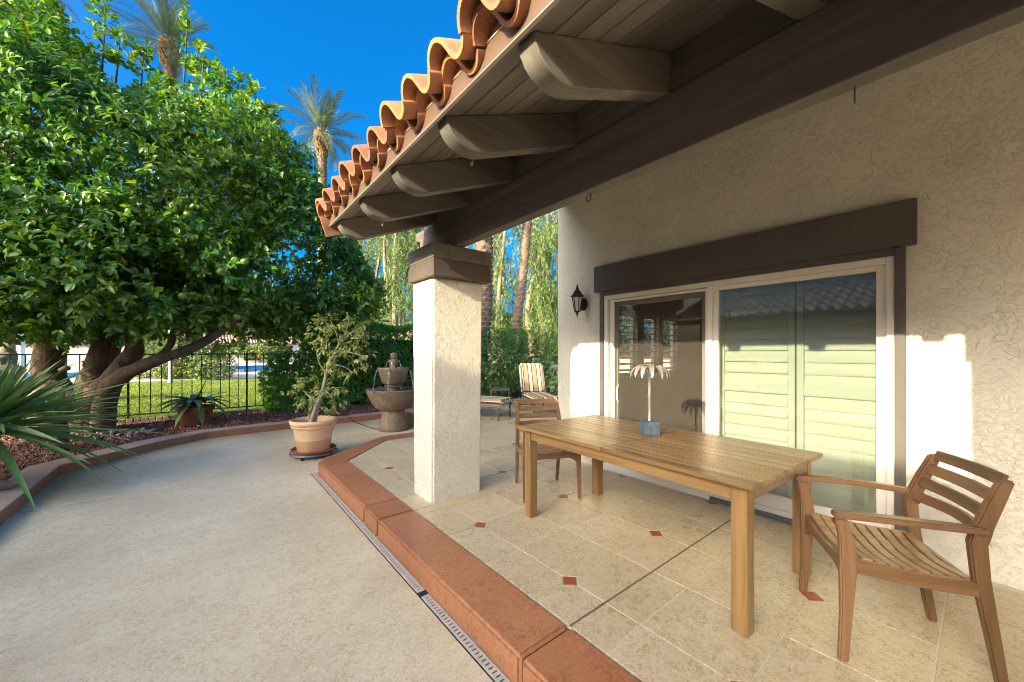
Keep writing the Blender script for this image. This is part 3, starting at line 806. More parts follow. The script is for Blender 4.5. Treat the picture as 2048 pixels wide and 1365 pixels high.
part('roof_cap', MB().lathe([(0.084, 0.083), (0.086, 0.092), (0.060, 0.115), (0.042, 0.150), (0.022, 0.172), (0.015, 0.180), (0.020, 0.188), (0.012, 0.196), (0.016, 0.204), (0.008, 0.214), (0.003, 0.240)], 6, (lx, 0, 0)), 'black_metal', lan, world_coords=False)
part('finial', MB().lathe([(0.002, -0.168), (0.008, -0.155), (0.005, -0.145), (0.015, -0.128), (0.014, -0.115), (0.028, -0.106)], 10, (lx, 0, 0)), 'black_metal', lan, smooth=True, world_coords=False)

# ================================================================== the house across the courtyard (behind the camera, seen in the pane; shades the court)
nb = thing('neighbour_house', 'low stucco house with a tiled roof reflected in the door pane', 'house', (-9, -2, 0))
part('wall', MB().box((-16, -4.6, -0.3), (-7.3, 6.9, 2.75)), 'stucco_plain', nb)
rf = MB(); ys = np.linspace(-5.0, 7.6, 350)
secs = [(-6.6, 2.62), (-12.0, 4.9)]
steps = []
nrow = 12
for r_ in range(nrow):
    for e in (0, 1):
        f_ = (r_+e*0.999)/nrow; steps.append((secs[0][0]+(secs[1][0]-secs[0][0])*f_, secs[0][1]+(secs[1][1]-secs[0][1])*f_+0.045*(1-e)))
V = [(x, y, z+0.06*math.sin(2*math.pi*y/0.30)) for (x, z) in steps for y in ys]
n = len(ys)
F = [(i*n+k, i*n+k+1, (i+1)*n+k+1, (i+1)*n+k) for i in range(len(steps)-1) for k in range(n-1)]
rf.add(V, F)
rt = part('roof', rf, 'neighbour_tile', nb, smooth=True, angle=40)
part('fascia', MB().box((-6.72, -5.0, 2.40), (-6.66, 7.6, 2.60)), 'trim_brown', nb)
SH = lambda x: 1.34 + 0.351*(1.6-x)
part('upper_wall', MB().box((-17.5, -4.9, 2.76), (-12.5, 6.6, SH(-12.5)-0.28)), 'stucco_plain', nb)
part('shade_block', MB().box((-17.0, 2.3, 4.0), (-12.6, 7.2, SH(-12.6)+0.9)), 'stucco_plain', nb)  # taller unseen block, added to shade the lounges and lower citrus crown
part('upper_roof', MB().prism([(-12.2, SH(-12.5)-0.28), (-12.2, SH(-12.5)-0.10), (-15.0, SH(-15.0)-0.04), (-17.8, SH(-12.5)-0.10), (-17.8, SH(-12.5)-0.28)], -5.1, 6.9, 'y'), 'far_roof', nb)

# ================================================================== furniture
# ---- slatted table
tb = thing('patio_table', 'long honey-brown wooden table with slatted top and square legs', 'table', (2.527, 1.56, 0), rz=R(-2.5))
TL, TWD, TZ = 1.82, 1.00, 0.755
ns = 12; sw = TWD/ns
for half in (0, 1):
    y0, y1 = (-TL/2, -0.0015) if half == 0 else (0.0015, TL/2)
    for k in range(ns):
        x0 = -TWD/2 + k*sw
        o = part('top_slat', MB().box((-sw/2+0.0016, -(y1-y0)/2, -0.026), (sw/2-0.0016, (y1-y0)/2, 0)), 'teak_y', tb, bevel=0.0035, seg=2, smooth=True, world_coords=False)
        o.location = (x0+sw/2, (y0+y1)/2, TZ)
lg = 0.078; ax, ay = TWD/2-0.045, TL/2-0.045
leg_me = MB().box((-lg/2, -lg/2, 0), (lg/2, lg/2, TZ-0.0265)).mesh('leg', 'teak_z', smooth=True, bevel=0.004, angle=30)
for sx in (-1, 1):
    for sy in (-1, 1):
        o = link('leg', leg_me, tb, False); o.location = (sx*(ax-lg/2), sy*(ay-lg/2), 0)
for sx in (-1, 1):
    part('apron', MB().box((sx*ax-0.012-sx*0.014, -ay+lg+0.001, TZ-0.105), (sx*ax+0.012-sx*0.014, ay-lg-0.001, TZ-0.0268)), 'teak_y', tb, bevel=0.003, seg=1, world_coords=False)
    part('apron', MB().box((-ax+lg+0.001, sx*ay-0.012-sx*0.014, TZ-0.105), (ax-lg-0.001, sx*ay+0.012-sx*0.014, TZ-0.0268)), 'teak_x', tb, bevel=0.003, seg=1, world_coords=False)
part('cross_rail', MB().box((-ax+0.03, -0.05, TZ-0.07), (ax-0.03, 0.05, TZ-0.0272)), 'teak_x', tb, world_coords=False)

# ---- armchairs
def loft(pts):                                          # (x, y, z, wx, wy) rectangular sections
    return MB().strip([[(x-a/2, y-b/2, z), (x+a/2, y-b/2, z), (x+a/2, y+b/2, z), (x-a/2, y+b/2, z)] for x, y, z, a, b in pts])
def make_chair(loc, rz, label):
    ch = thing('armchair', label, 'chair', loc, 'slatted wooden armchairs at the table', rz)
    for s in (-1, 1):
        part('leg', loft([(s*.266, .262, 0, .028, .036), (s*.264, .250, .22, .032, .044), (s*.262, .244, .38, .034, .058), (s*.262, .243, .47, .034, .064), (s*.263, .252, .56, .034, .050), (s*.264, .272, .638, .034, .046)]), 'chair_z', ch, bevel=0.006, seg=2, smooth=True, angle=30, world_coords=False)
        part('leg', loft([(s*.222, -.275, 0, .027, .036), (s*.226, -.235, .25, .030, .046), (s*.230, -.203, .45, .032, .054), (s*.232, -.190, .60, .032, .058), (s*.230, -.203, .65, .032, .056)]), 'chair_z', ch, bevel=0.006, seg=2, smooth=True, angle=30, world_coords=False)
        part('back_post', loft([(s*.229, -.194, .585, .032, .058), (s*.227, -.210, .66, .032, .062), (s*.222, -.246, .76, .032, .058), (s*.217, -.284, .858, .030, .048)]), 'chair_z', ch, bevel=0.007, seg=2, smooth=True, angle=30, world_coords=False)
        arm = []
        for i in range(9):
            t_ = i/8; y = .300 - .520*t_; x = s*(.266-.032*t_+.020*math.sin(math.pi*t_)); z = .652 - .004*t_ + .008*math.sin(math.pi*t_)
            w = .050 - .008*abs(t_-0.5)
            arm.append([(x-w/2, y, z-.014), (x+w/2, y, z-.014), (x+w/2, y, z+.014), (x-w/2, y, z+.014)])
        part('arm', MB().strip(arm), 'chair_y', ch, bevel=0.006, seg=2, smooth=True, angle=35, world_coords=False)
        rail = []
        for i in range(7):
            t_ = i/6; y = .225 - .42*t_; z = .435 - .030*t_ - .010*math.sin(math.pi*t_)
            xr = s*(.262-.030*t_); rail.append([(xr-.012, y, z-.030), (xr+.012, y, z-.030), (xr+.012, y, z+.030), (xr-.012, y, z+.030)])
        part('side_rail', MB().strip(rail), 'chair_y', ch, bevel=0.004, seg=1, smooth=True, angle=35, world_coords=False)
    fr = []                                             # front rail with curved gussets at the legs
    for i in range(13):
        t_ = i/12; x = -.247 + .494*t_; e = abs(t_-.5)*2
        lo = .385 - .045*max(0, e-.72)/.28*1.0
        zt = .452 - .022*math.sin(math.pi*t_)
        fr.append([(x, .232, lo), (x, .258, lo), (x, .258, zt), (x, .232, zt)])
    part('front_rail', MB().strip(fr), 'chair_x', ch, bevel=0.003, seg=1, smooth=True, angle=35, world_coords=False)
    part('rear_rail', MB().box((-.215, -.215, .36), (.215, -.192, .415)), 'chair_x', ch, bevel=0.003, seg=1, world_coords=False)
    for k in range(9):                                  # dished seat slats running side to side
        y = .215 - .049*k; z0 = .463 - .030*(k/8) - .010*math.sin(math.pi*k/8)
        sl = []
        for i in range(9):
            hw = .249-.030*k/8; t_ = i/8; x = -hw + 2*hw*t_; z = z0 - .030*math.sin(math.pi*t_)
            sl.append([(x, y-.019, z-.007), (x, y+.019, z-.007), (x, y+.019, z+.007), (x, y-.019, z+.007)])
        part('seat_slat', MB().strip(sl), 'slat_wood', ch, bevel=0.003, seg=1, smooth=True, angle=35, world_coords=False)
    for k, (t_, hh) in enumerate(((0.97, .046), (0.70, .046), (0.43, .046), (0.14, .044))):
        zc = .60 + .262*t_; yc = -.196 - .092*t_**1.25
        sl = []
        for i in range(9):
            q = i/8; x = -.210 + .420*q; b = -(.018+(.03 if k == 3 else 0))*math.sin(math.pi*q); ln = -.35
            y = yc + b
            sl.append([(x, y-.009-ln*hh/2, zc-hh/2), (x, y+.009-ln*hh/2, zc-hh/2), (x, y+.009+ln*hh/2, zc+hh/2), (x, y-.009+ln*hh/2, zc+hh/2)])
        part('back_slat', MB().strip(sl), 'chair_x', ch, bevel=0.003, seg=1, smooth=True, angle=35, world_coords=False)
    return ch
make_chair((2.585, 0.300, 0.001), R(29.2), 'slatted wooden armchair turned aside by the open end of the table and the wall')
make_chair((2.640, 2.755, 0.001), R(153), 'slatted wooden armchair tucked under the table end next to the column')

# ---- metal palm sculpture on the table
def blade_mb(length, width, droop, fold=0.25, seg=8, tip=1.6, base=0.35, lift=0.0, thick=0.0):
    """a leaf blade along +x that bends down; a V section with two sides"""
    mb = MB(); V = []; ang = lift; x = z = 0.0; ds = length/seg
    for i in range(seg+1):
        t_ = i/seg
        w = width*(base + (1-base)*min(1, t_/0.35)) * (1-t_**tip) if i < seg else 0.0006
        nx, nz = -math.sin(ang), math.cos(ang)
        V.append([(x+nx*w*fold, -w/2, z+nz*w*fold), (x, 0, z), (x+nx*w*fold, w/2, z+nz*w*fold)])
        x += ds*math.cos(ang); z += ds*math.sin(ang); ang -= droop/seg
    vs = [p for r_ in V for p in r_]
    fs = []
    for i in range(seg):
        a = i*3; fs += [(a, a+1, a+4, a+3), (a+1, a+2, a+5, a+4)]
    return mb.add(vs, fs)
pb = np.array([2.600, 1.560]) + np.array([_F[0], _F[1]])*0.05
sc_ = thing('palm_sculpture', 'small metal palm tree ornament on a slate cube on the table', 'ornament', (pb[0], pb[1], TZ+0.001), rz=-YAW+0.06)
part('base', MB().box((-.058, -.058, 0), (.058, .058, .105)), 'slate_cube', sc_, bevel=0.004, seg=2, world_coords=False)
st = [(0.014, .105), (0.010, .112), (0.0085, .20), (0.0125, .204), (0.0125, .212), (0.009, .216), (0.0085, .29), (0.0130, .294), (0.0130, .302), (0.009, .306), (0.009, .36), (0.0125, .364), (0.0125, .372), (0.009, .376), (0.010, .43), (0.016, .47), (0.008, .515), (0.001, .518)]
part('stem', MB().lathe(st, 14), 'stem_metal', sc_, smooth=True, world_coords=False)
pl = blade_mb(.205, .050, 2.35, 0.16, 9, 3.0, 0.28, 0.60).mesh('leaf', 'palm_metal', smooth=True, angle=60, fix=False)
for k in range(14):
    o = link('leaf', pl, sc_, False); o.location = (0, 0, .500); o.rotation_euler = (0, random.uniform(-.06, .06), 2*math.pi*k/14+random.uniform(-.08, .08))

# ---- terracotta pot with a leaning ficus, on a wheeled caddy
PC = G(626, 918, Z0); PCx, PCy = PC[0]+0.045, PC[1]+0.17
cad = thing('plant_caddy', 'round grey metal plant caddy on small wheels under the terracotta pot', 'plant caddy', (PCx, PCy, Z0))
ringm = MB()
for rr_ in (0.31, 0.25):
    pts = [(rr_*math.cos(a), rr_*math.sin(a), .062) for a in np.linspace(0, 2*math.pi, 33)]
    ringm.tube(pts, .011, 6, caps=False)
part('ring', ringm, 'galvanised', cad, smooth=True, world_coords=False)
for k in range(3):
    a = k*math.pi/3
    part('bar', MB().tube([(-.31*math.cos(a), -.31*math.sin(a), .062+.001*k), (.31*math.cos(a), .31*math.sin(a), .062+.001*k)], .009, 6), 'galvanised', cad, smooth=True, world_coords=False)
for k in range(4):
    a = k*math.pi/2-0.75
    part('wheel', MB().tube([(.27*math.cos(a), .27*math.sin(a)-.012, .027), (.27*math.cos(a), .27*math.sin(a)+.012, .027)], .026, 12), 'channel_black', cad, smooth=True, world_coords=False)
sau = part('saucer', MB().lathe([(.20, 0), (.275, .004), (.30, .035), (.305, .045), (.292, .045), (.27, .012), (.02, .012)], 40), 'terracotta_dark', None, smooth=True)
sau.location = (PCx, PCy, Z0+.076); tag(sau, 'dark terracotta saucer under the big pale pot', 'saucer')
pot = thing('terracotta_pot', 'large pale terracotta pot with a rolled rim holding a thin ficus', 'pot', (PCx, PCy, Z0+.090))
part('body', MB().lathe([(r_*.85, z_) for r_, z_ in [(.06, .0), (.240, 0), (.252, .012), (.282, .165), (.286, .168), (.288, .176), (.284, .180), (.322, .345), (.345, .350), (.352, .365), (.352, .372), (.340, .378), (.352, .384), (.366, .40), (.370, .425), (.362, .445), (.345, .452), (.330, .444), (.322, .40), (.315, .36)]], 48), 'terracotta_pale', pot, smooth=True, angle=50, world_coords=False)
part('soil', MB().lathe([(.267, .36), (.2, .375), (.05, .37), (.001, .372)], 24), 'soil', pot, smooth=True, world_coords=False)

# ---- stone fountain
FCx, FCy = 2.90, 7.30
fo = thing('fountain', 'tiered brown stone fountain with two bowls and falling water', 'fountain', (FCx, FCy, Z0))
part('pedestal', MB().lathe([(.02, 0), (.275, 0), (.29, .02), (.285, .06), (.205, .385), (.205, .40), (.02, .40)], 36), 'fountain_stone', fo, smooth=True, angle=45, world_coords=False)
part('lower_bowl', MB().lathe([(.10, .39), (.24, .40), (.33, .44), (.40, .53), (.50, .745), (.515, .785), (.505, .80), (.475, .80), (.45, .76), (.30, .70), (.10, .69)], 48, wob=0.006), 'fountain_stone', fo, smooth=True, angle=50, world_coords=False)
part('upper_stem', MB().lathe([(.12, .69), (.15, .70), (.11, .76), (.13, .83), (.165, .85), (.17, .875), (.15, .885)], 28), 'fountain_stone', fo, smooth=True, angle=45, world_coords=False)
part('upper_bowl', MB().lathe([(.10, .88), (.17, .885), (.225, .95), (.285, 1.16), (.30, 1.205), (.292, 1.222), (.272, 1.222), (.25, 1.17), (.10, 1.13)], 40, wob=0.006), 'fountain_stone', fo, smooth=True, angle=50, world_coords=False)
part('top_block', MB().lathe([(.075, 1.13), (.08, 1.24), (.085, 1.255), (.105, 1.35), (.110, 1.375), (.075, 1.38), (.04, 1.385), (.04, 1.40)], 4), 'fountain_stone', fo, bevel=0.008, seg=2, world_coords=False)
part('finial', MB().lathe([(.03, 1.39), (.055, 1.40), (.062, 1.44), (.060, 1.46), (.066, 1.475), (.05, 1.50), (.025, 1.512), (.001, 1.515)], 20), 'fountain_stone', fo, smooth=True, world_coords=False)
part('water_surface', MB().lathe([(.465, .772), (.30, .773), (.13, .772)], 32), 'water', fo, smooth=True, world_coords=False)
ca_, sa_ = -_F[0], -_F[1]
for k in range(4):
    a = math.atan2(-_F[1], -_F[0]) + k*math.pi/2 + 0.05
    pts = []
    for i in range(9):
        t_ = i/8; r_ = .295 + .10*t_; z = 1.20 - .42*t_*t_ - .005
        pts.append((r_*math.cos(a)+random.uniform(-.004, .004), r_*math.sin(a)+random.uniform(-.004, .004), z))
    part('water_jet', MB().tube(pts, [.013+.005*math.sin(i*2.1+k) for i in range(9)], 7), 'water', fo, smooth=True, world_coords=False)
    pts = [((.10+.05*i/4)*math.cos(a), (.10+.05*i/4)*math.sin(a), 1.36-.15*(i/4)**1.5) for i in range(5)]
    part('water_jet', MB().tube(pts, .009, 6), 'water', fo, smooth=True, world_coords=False)
cord = [(FCx-.12, FCy+.0, Z0+.02), (FCx-.30, FCy+.25, Z0+.01), (FCx-.34, FCy+.9, Z0+.012), (FCx-.40, FCy+1.30, Z0+.03), (FCx-.43, FCy+1.36, -.005), (FCx-.6, FCy+1.6, .0), (FCx-1.2, FCy+1.8, -.03)]
tag(part('power_cord', MB().tube(cord, .007, 6), 'channel_black', None, smooth=True), 'thin black cord running from the fountain over the planter kerb', 'cord')

# ---- striped chaise lounges and side table
def make_lounge(loc, rz, label):
    c = thing('chaise_lounge', label, 'lounge chair', loc, 'striped chaise lounges by the flowering shrub', rz)
    W = .62                                            # local: foot towards +y, back towards -y, stripes along y
    for s in (-1, 1):
        part('frame_rail', MB().tube([(s*.30, .95, .28), (s*.30, -.45, .28)], .016, 8), 'bronze_metal', c, smooth=True, world_coords=False)
        part('arm', MB().tube([(s*.33, .05, .30), (s*.345, .07, .50), (s*.35, .02, .545), (s*.35, -.30, .555), (s*.345, -.46, .54), (s*.345, -.50, .50)], .016, 8), 'bronze_metal', c, smooth=True, world_coords=False)
        for y in (.90, -.38):
            part('leg', MB().tube([(s*.29, y, 0), (s*.295, y, .28)], .017, 8), 'bronze_metal', c, smooth=True, world_coords=False)
    part('stretcher', MB().tube([(-.29, .90, .10), (.29, .90, .10)], .010, 6).tube([(-.29, -.38, .10), (.29, -.38, .10)], .010, 6).tube([(-.28, .88, .12), (.28, -.36, .14)], .009, 6), 'bronze_metal', c, smooth=True, world_coords=False)
    part('seat_cushion', MB().box((-W/2, -.28, .30), (W/2, 1.0, .425)), 'cushion_stripe', c, bevel=0.05, seg=5, smooth=True, world_coords=False)
    M = Matrix.Translation((0, -.27, .36)) @ Matrix.Rotation(R(112), 4, 'X')
    bk = MB().box((-W/2, 0, -.115), (W/2, .78, 0), M)
    part('back_cushion', bk, 'cushion_stripe', c, bevel=0.05, seg=5, smooth=True, world_coords=False)
    for s in (-1, 1):
        part('back_frame', MB().tube([M @ Vector((s*.28, -.04, -.125+.25*0-.0)) - Vector((0, .0, 0)), M @ Vector((s*.28, .70, -.125))], .015, 8), 'bronze_metal', c, smooth=True, world_coords=False)
    return c
make_lounge(tuple(G(1072, 822)[:2]) + (0.001,), math.atan2(-_F[1], -_F[0])-math.pi/2 + R(12), 'striped chaise lounge with its high back seen full face beside the garden wall')
make_lounge((4.42, 7.05, 0.001), R(208), 'striped chaise lounge half hidden behind the stucco column')
stp = G(1003, 818)
stb = thing('side_table', 'small dark slatted metal side table between the two lounges', 'table', (stp[0]+.15, stp[1]+.25, 0.001), rz=-YAW)
part('frame', MB().box((-.24, -.24, .44), (-.215, .24, .465)).box((.215, -.24, .44), (.24, .24, .465)).box((-.2148, -.24, .44), (.2148, -.215, .465)).box((-.2148, .215, .44), (.2148, .24, .465)), 'bronze_metal', stb, world_coords=False)
for k in range(7):
    part('slat', MB().box((-.2146, -.20+k*.06, .445), (.2146, -.16+k*.06, .462)), 'bronze_metal', stb, world_coords=False)
for sx in (-1, 1):
    for sy in (-1, 1): part('leg', MB().tube([(sx*.225, sy*.225, 0), (sx*.225, sy*.225, .44)], .012, 8), 'bronze_metal', stb, smooth=True, world_coords=False)
# cream garden wall behind the lounges
gw = thing('garden_wall', 'low cream stucco garden wall with red cap beyond the chaise lounges', 'wall', (10.0, 8.0, 0))
part('wall', MB().box((9.6, 3.66, -.1), (9.8, 10.6, 1.20)), 'stucco_plain', gw)
part('cap', MB().box((9.55, 3.66, 1.201), (9.85, 10.65, 1.26)), 'wall_cap', gw, bevel=.01, seg=1)
# fallen leaves on the courtyard
for (u, v) in ((268, 930), (45, 1027), (103, 968), (525, 870), (690, 985), (658, 995), (752, 1085), (598, 907), (640, 950), (660, 975), (745, 1068), (780, 1097), (560, 872)):
    p = G(u, v, Z0)
    o = part('fallen_leaf', blade_mb(.055*random.uniform(.6, 1.2), .024, 0.6, .2, 5, 2.0, .3, .25), 'dry_leaf', None, smooth=True)
    o.location = (p[0], p[1], Z0+.003); o.rotation_euler = (0, 0, random.uniform(0, 6.28))
    tag(o, 'small dry yellow leaf lying on the courtyard concrete', 'leaf', 'dry leaves fallen on the courtyard')

# ================================================================== garden: bed, fence, lawn, pool
STONE = (np.array([(1,0,0),(-1,0,0),(0,1,0),(0,-1,0),(0,0,1),(0,0,-1)])*0.5, [(0,2,4),(2,1,4),(1,3,4),(3,0,4),(2,0,5),(1,2,5),(3,1,5),(0,3,5)])
def inside(px, py, poly):
    r_ = np.zeros(len(px), bool); n_ = len(poly)
    for i in range(n_):
        (x1, y1), (x2, y2) = poly[i], poly[(i+1) % n_]
        c = ((y1 > py) != (y2 > py)) & (px < (x2-x1)*(py-y1)/((y2-y1) or 1e-9)+x1); r_ ^= c
    return r_
q = np.stack([RNG.uniform(-6, 6.5, 46000), RNG.uniform(3.0, 10.78, 46000)], 1)
q = q[inside(q[:, 0], q[:, 1], bedp)]
keep = (q[:, 0] > -3.4) & (q[:, 0]*0.9 + 14 > q[:, 1]); q = q[keep][:17000]; n = len(q)
L = RNG.uniform(.022, .055, n)
gm = leaf_mesh('lava_gravel', np.column_stack([q, -0.052+RNG.uniform(0, .022, n)]), rand_dirs(n), rand_dirs(n), L, L*RNG.uniform(.6, 1, n), RNG.uniform(0, 1, n), 'lava_gravel', STONE)
gm.polygons.foreach_set('use_smooth', np.zeros(len(gm.polygons), dtype=bool))
go = link('gravel', gm); go['kind'] = 'stuff'; go['label'] = 'red lava gravel covering the planting bed'; go['category'] = 'gravel'
def rock_mesh(name, mat, seed, sub=2, sx=1, sy=1, sz=.6, rough=.18, freq=2.2):
    bm = bmesh.new(); bmesh.ops.create_icosphere(bm, subdivisions=sub, radius=1.0)
    P_ = np.array([v.co[:] for v in bm.verts]); d_ = 1 + rough*lumps(P_, freq, 7, seed)
    for v, k_ in zip(bm.verts, d_): v.co = Vector((v.co.x*sx*k_, v.co.y*sy*k_, v.co.z*sz*k_))
    for f in bm.faces: f.smooth = True
    me = bpy.data.meshes.new(name); bm.to_mesh(me); bm.free(); me.materials.append(MATS[mat]); return me
pm = [rock_mesh('pebble', 'pebble', s, 2, 1, .75, .45, .10, 1.2) for s in range(4)]
pc = G(243, 872, -.03)
for k in range(26):
    a, r_ = random.uniform(0, 6.28), 0.42*math.sqrt(random.random())
    o = link('river_pebble', random.choice(pm)); o.location = (pc[0]+r_*math.cos(a)*1.2, pc[1]+r_*math.sin(a), -.03+random.uniform(0, .03))
    s = random.uniform(.035, .07); o.scale = (s, s, s); o.rotation_euler = (random.uniform(-.3, .3), random.uniform(-.3, .3), random.uniform(0, 6))
    tag(o, 'smooth grey river pebble in the small heap on the red gravel', 'pebble', 'grey pebbles heaped on the gravel')
for (u, v, s, lab_) in ((303, 853, .06, 'larger dark pebble lying alone between the heap and the agave pot'), (322, 850, .05, 'smaller dark pebble lying alone close to the agave pot')):
    p = G(u, v, -.03); o = link('river_pebble', pm[1]); o.location = (p[0], p[1], -.02); o.scale = (s, s, s)
    tag(o, lab_, 'pebble', 'single pebbles on the gravel')
p = G(2, 978, -.015); o = link('garden_rock', rock_mesh('garden_rock', 'tan_rock', 5, 3, .20, .15, .07, .14)); o.location = (p[0]-.12, p[1], .025); tag(o, 'rounded tan rock resting on the planter kerb', 'rock')
# brick edging and iron fence
FY = 10.95
be = thing('brick_edging', 'low row of grey-brown bricks under the iron fence', 'edging', (0, FY, -.05))
bme = MB().box((-.049, -.06, -.06), (.049, .06, .075)).mesh('brick', 'brick_grey', bevel=0.008, seg=1)
x = -4.2
while x < 3.0:
    o = link('brick', bme, be, False); o.location = (x, -.0+random.uniform(-.006, .006), random.uniform(-.004, .004)); o.rotation_euler = (0, 0, random.uniform(-.02, .02)); x += .112
fe = thing('iron_fence', 'black iron picket fence between the courtyard bed and the lawn', 'fence', (0, FY, 0))
part('top_rail', MB().box((-9, -.014, 1.325), (6.6, .014, 1.352)), 'iron_black', fe, world_coords=False)
part('bottom_rail', MB().box((-9, -.012, .085), (6.6, .012, .110)), 'iron_black', fe, world_coords=False)
pkm = MB().box((-.008, -.008, .1102), (.008, .008, 1.3248)).mesh('picket', 'iron_black')
k = 0; x = -1.2-.1657*40
posts = []
while x < 6.5:
    isp = abs((x-0.79)/1.98 - round((x-0.79)/1.98)) < 0.035
    if isp: posts.append(x)
    else:
        o = link('picket', pkm, fe, False); o.location = (x, 0, 0)
    x += .1657
for x in posts: part('post', MB().box((x-.018, -.018, -.05), (x+.018, .018, 1.40)), 'iron_black', fe, world_coords=False)
# lawn
structure('lawn', MB().box((-45, 11.02, -.4), (30, 26.2, -.07)), 'lawn_base')
n = 60000
yy = 11.03 + (RNG.uniform(0, 1, n)**1.7)*13; t_ = RNG.uniform(-1.25, -.52, n)
xx = yy*(math.sin(YAW)+math.cos(YAW)*t_)/(math.cos(YAW)-math.sin(YAW)*t_)
D = np.column_stack([RNG.normal(0, .35, n), RNG.normal(0, .35, n), np.ones(n)])
gm = leaf_mesh('grass', np.column_stack([xx, yy, np.full(n, -.072)]), D, rand_dirs(n), RNG.uniform(.03, .075, n), RNG.uniform(.006, .012, n)*(1+(yy-11)*.12), np.clip(RNG.normal(.5, .22, n)+.25*lumps(np.column_stack([xx, yy, yy*0]), .8), 0, 1), 'grass_blade', TPL_SMALL)
go = link('grass', gm); go['kind'] = 'stuff'; go['label'] = 'short sunlit grass of the lawn behind the fence'; go['category'] = 'grass'
structure('garden_path', MB().box((-40, 26.2, -.4), (30, 27.8, -.062)), 'deck_concrete')
structure('pink_path', MB().prism([(-5.2, 27.8), (-3.4, 27.8), (-3.0, 19.5), (-4.8, 19.5)][::-1], -.3, -.055), 'deck_pink')
structure('pool_deck', MB().prism([(-60, 27.8), (40, 27.8), (40, 90), (-60, 90)], -.8, -.30), 'deck_concrete')
def deck(x0, y0, x1, y1): return MB().box((x0, y0, -.5), (x1, y1, -.058))
dk = structure('pool_terrace', deck(-60, 27.8, -22, 60).box((-22, 27.8, -.5), (-5.0, 29.4, -.058)).box((-5.0, 27.8, -.5), (0.0, 60, -.058)).box((0.0, 27.8, -.5), (40, 33.8, -.058)).box((-22, 41, -.5), (-5, 60, -.058)).box((0.0, 50, -.5), (40, 60, -.058)), 'deck_concrete')
for (a, b, c, d_) in ((-22, 29.4, -5.0, 41), (0.0, 33.8, 30, 50)):
    o = structure('pool_water', MB().box((a, b, -.29), (c, d_, -.26)), 'pool_water')
    tb_ = structure('pool_tile_band', MB().box((a, d_-.03, -.26), (c, d_-.002, -.062)), 'pool_tile')

# ================================================================== vegetation helpers
def crown(name, lobes, twigs, per, L0, W0, mat, parent, tpl=TPL_BROAD, zmin=None, length=.3, spread=1.0, droop=.25, inner=.25, shell=(.80, 1.08), lumpy=.14, keepf=None, tone_add=0.0, gaps=None):
    """leafy crown: leaves on short twigs through the outer shell of several ellipsoids"""
    vol = np.array([r_[0]*r_[1]+r_[1]*r_[2]+r_[0]*r_[2] for _, r_ in lobes]); cnt = (twigs*vol/vol.sum()).astype(int)
    T, O = [], []
    for (c, r_), m in zip(lobes, cnt):
        c = np.array(c); r_ = np.array(r_)
        d_ = rand_dirs(m); rad = RNG.uniform(*shell, m)
        deep = RNG.uniform(0, 1, m) < inner; rad[deep] = RNG.uniform(.35, .8, deep.sum())
        pts = c + d_*r_*rad[:, None]*(1+lumpy*lumps(c+d_*r_, 1.9, 7, 5))[:, None]
        for (c2, r2), in [((np.array(a), np.array(b)),) for a, b in lobes]:   # drop what lies deep inside another lobe
            if np.allclose(c2, c): continue
            keep_ = np.linalg.norm((pts-c2)/r2, axis=1) > .62
            pts, d_ = pts[keep_], d_[keep_]
        T.append(pts); O.append(d_)
    T = np.concatenate(T); O = np.concatenate(O)
    if zmin is not None:
        z_ = zmin(T) if callable(zmin) else zmin
        k_ = T[:, 2] > z_; T, O = T[k_], O[k_]
    if keepf is not None:
        k_ = keepf(T); T, O = T[k_], O[k_]
    if gaps:                                             # hollows between the leaf clumps
        k_ = (lumps(T, 2.6, 8, 31) + RNG.normal(0, .35, len(T))) > gaps; T, O = T[k_], O[k_]
    O = O + RNG.normal(size=O.shape)*.45 + np.array([0, 0, .15])
    B, D_, N_, L_, W_, tone = twig_leaves(T, O, per, L0, W0, spread, length, droop)
    tone = np.clip(tone + tone_add + (.16*np.repeat(lumps(T, 1.7, 6, 41), per) if gaps else 0), 0, 1)
    # twigs as thin three-sided sticks
    Ou = unit(O); s1 = unit(np.cross(Ou, np.array([.3, .2, .93]))); s2 = np.cross(Ou, s1); w = .0035*max(1, L0/.1)
    a = T; b = T + Ou*length
    ev = np.stack([a+s1*w, a-s1*w*.5+s2*w, a-s1*w*.5-s2*w, b], 1).reshape(-1, 3)
    i0 = np.arange(len(T))[:, None]*4
    ef = np.concatenate([i0+np.array([[0, 1, 3]]), i0+np.array([[1, 2, 3]]), i0+np.array([[2, 0, 3]])])
    me = leaf_mesh(name, B, D_, N_, L_, W_, tone, mat, tpl, (ev, ef, .15))
    o = link(name, me, parent); o['kind'] = 'stuff'
    return o, T
def limb(parent, pts, rad, mat='bark', name='branch', n=12, wob=.12, seed=1):
    """tapered limb with a knobbly surface, interpolated through the given points"""
    pts = [Vector(p) for p in pts]; fine, fr = [], []
    for i in range(len(pts)-1):
        for k in range(6):
            t_ = k/6
            p0, p1, p2, p3 = pts[max(i-1, 0)], pts[i], pts[i+1], pts[min(i+2, len(pts)-1)]
            fine.append(0.5*((2*p1)+(-p0+p2)*t_+(2*p0-5*p1+4*p2-p3)*t_*t_+(-p0+3*p1-3*p2+p3)*t_**3))
            fr.append(rad[i]*(1-t_)+rad[i+1]*t_)
    fine.append(pts[-1]); fr.append(rad[-1])
    mb = MB().tube(fine, fr, n)
    A = np.array(mb.v); c = np.repeat(np.array([f[:] for f in fine]), n, axis=0)
    mb.v = [tuple(v) for v in c + (A-c)*(1+wob*lumps(A, 5/max(rad[0], .05)*.35, 6, seed))[:, None]]
    return part(name, mb, mat, parent, smooth=True, angle=80)

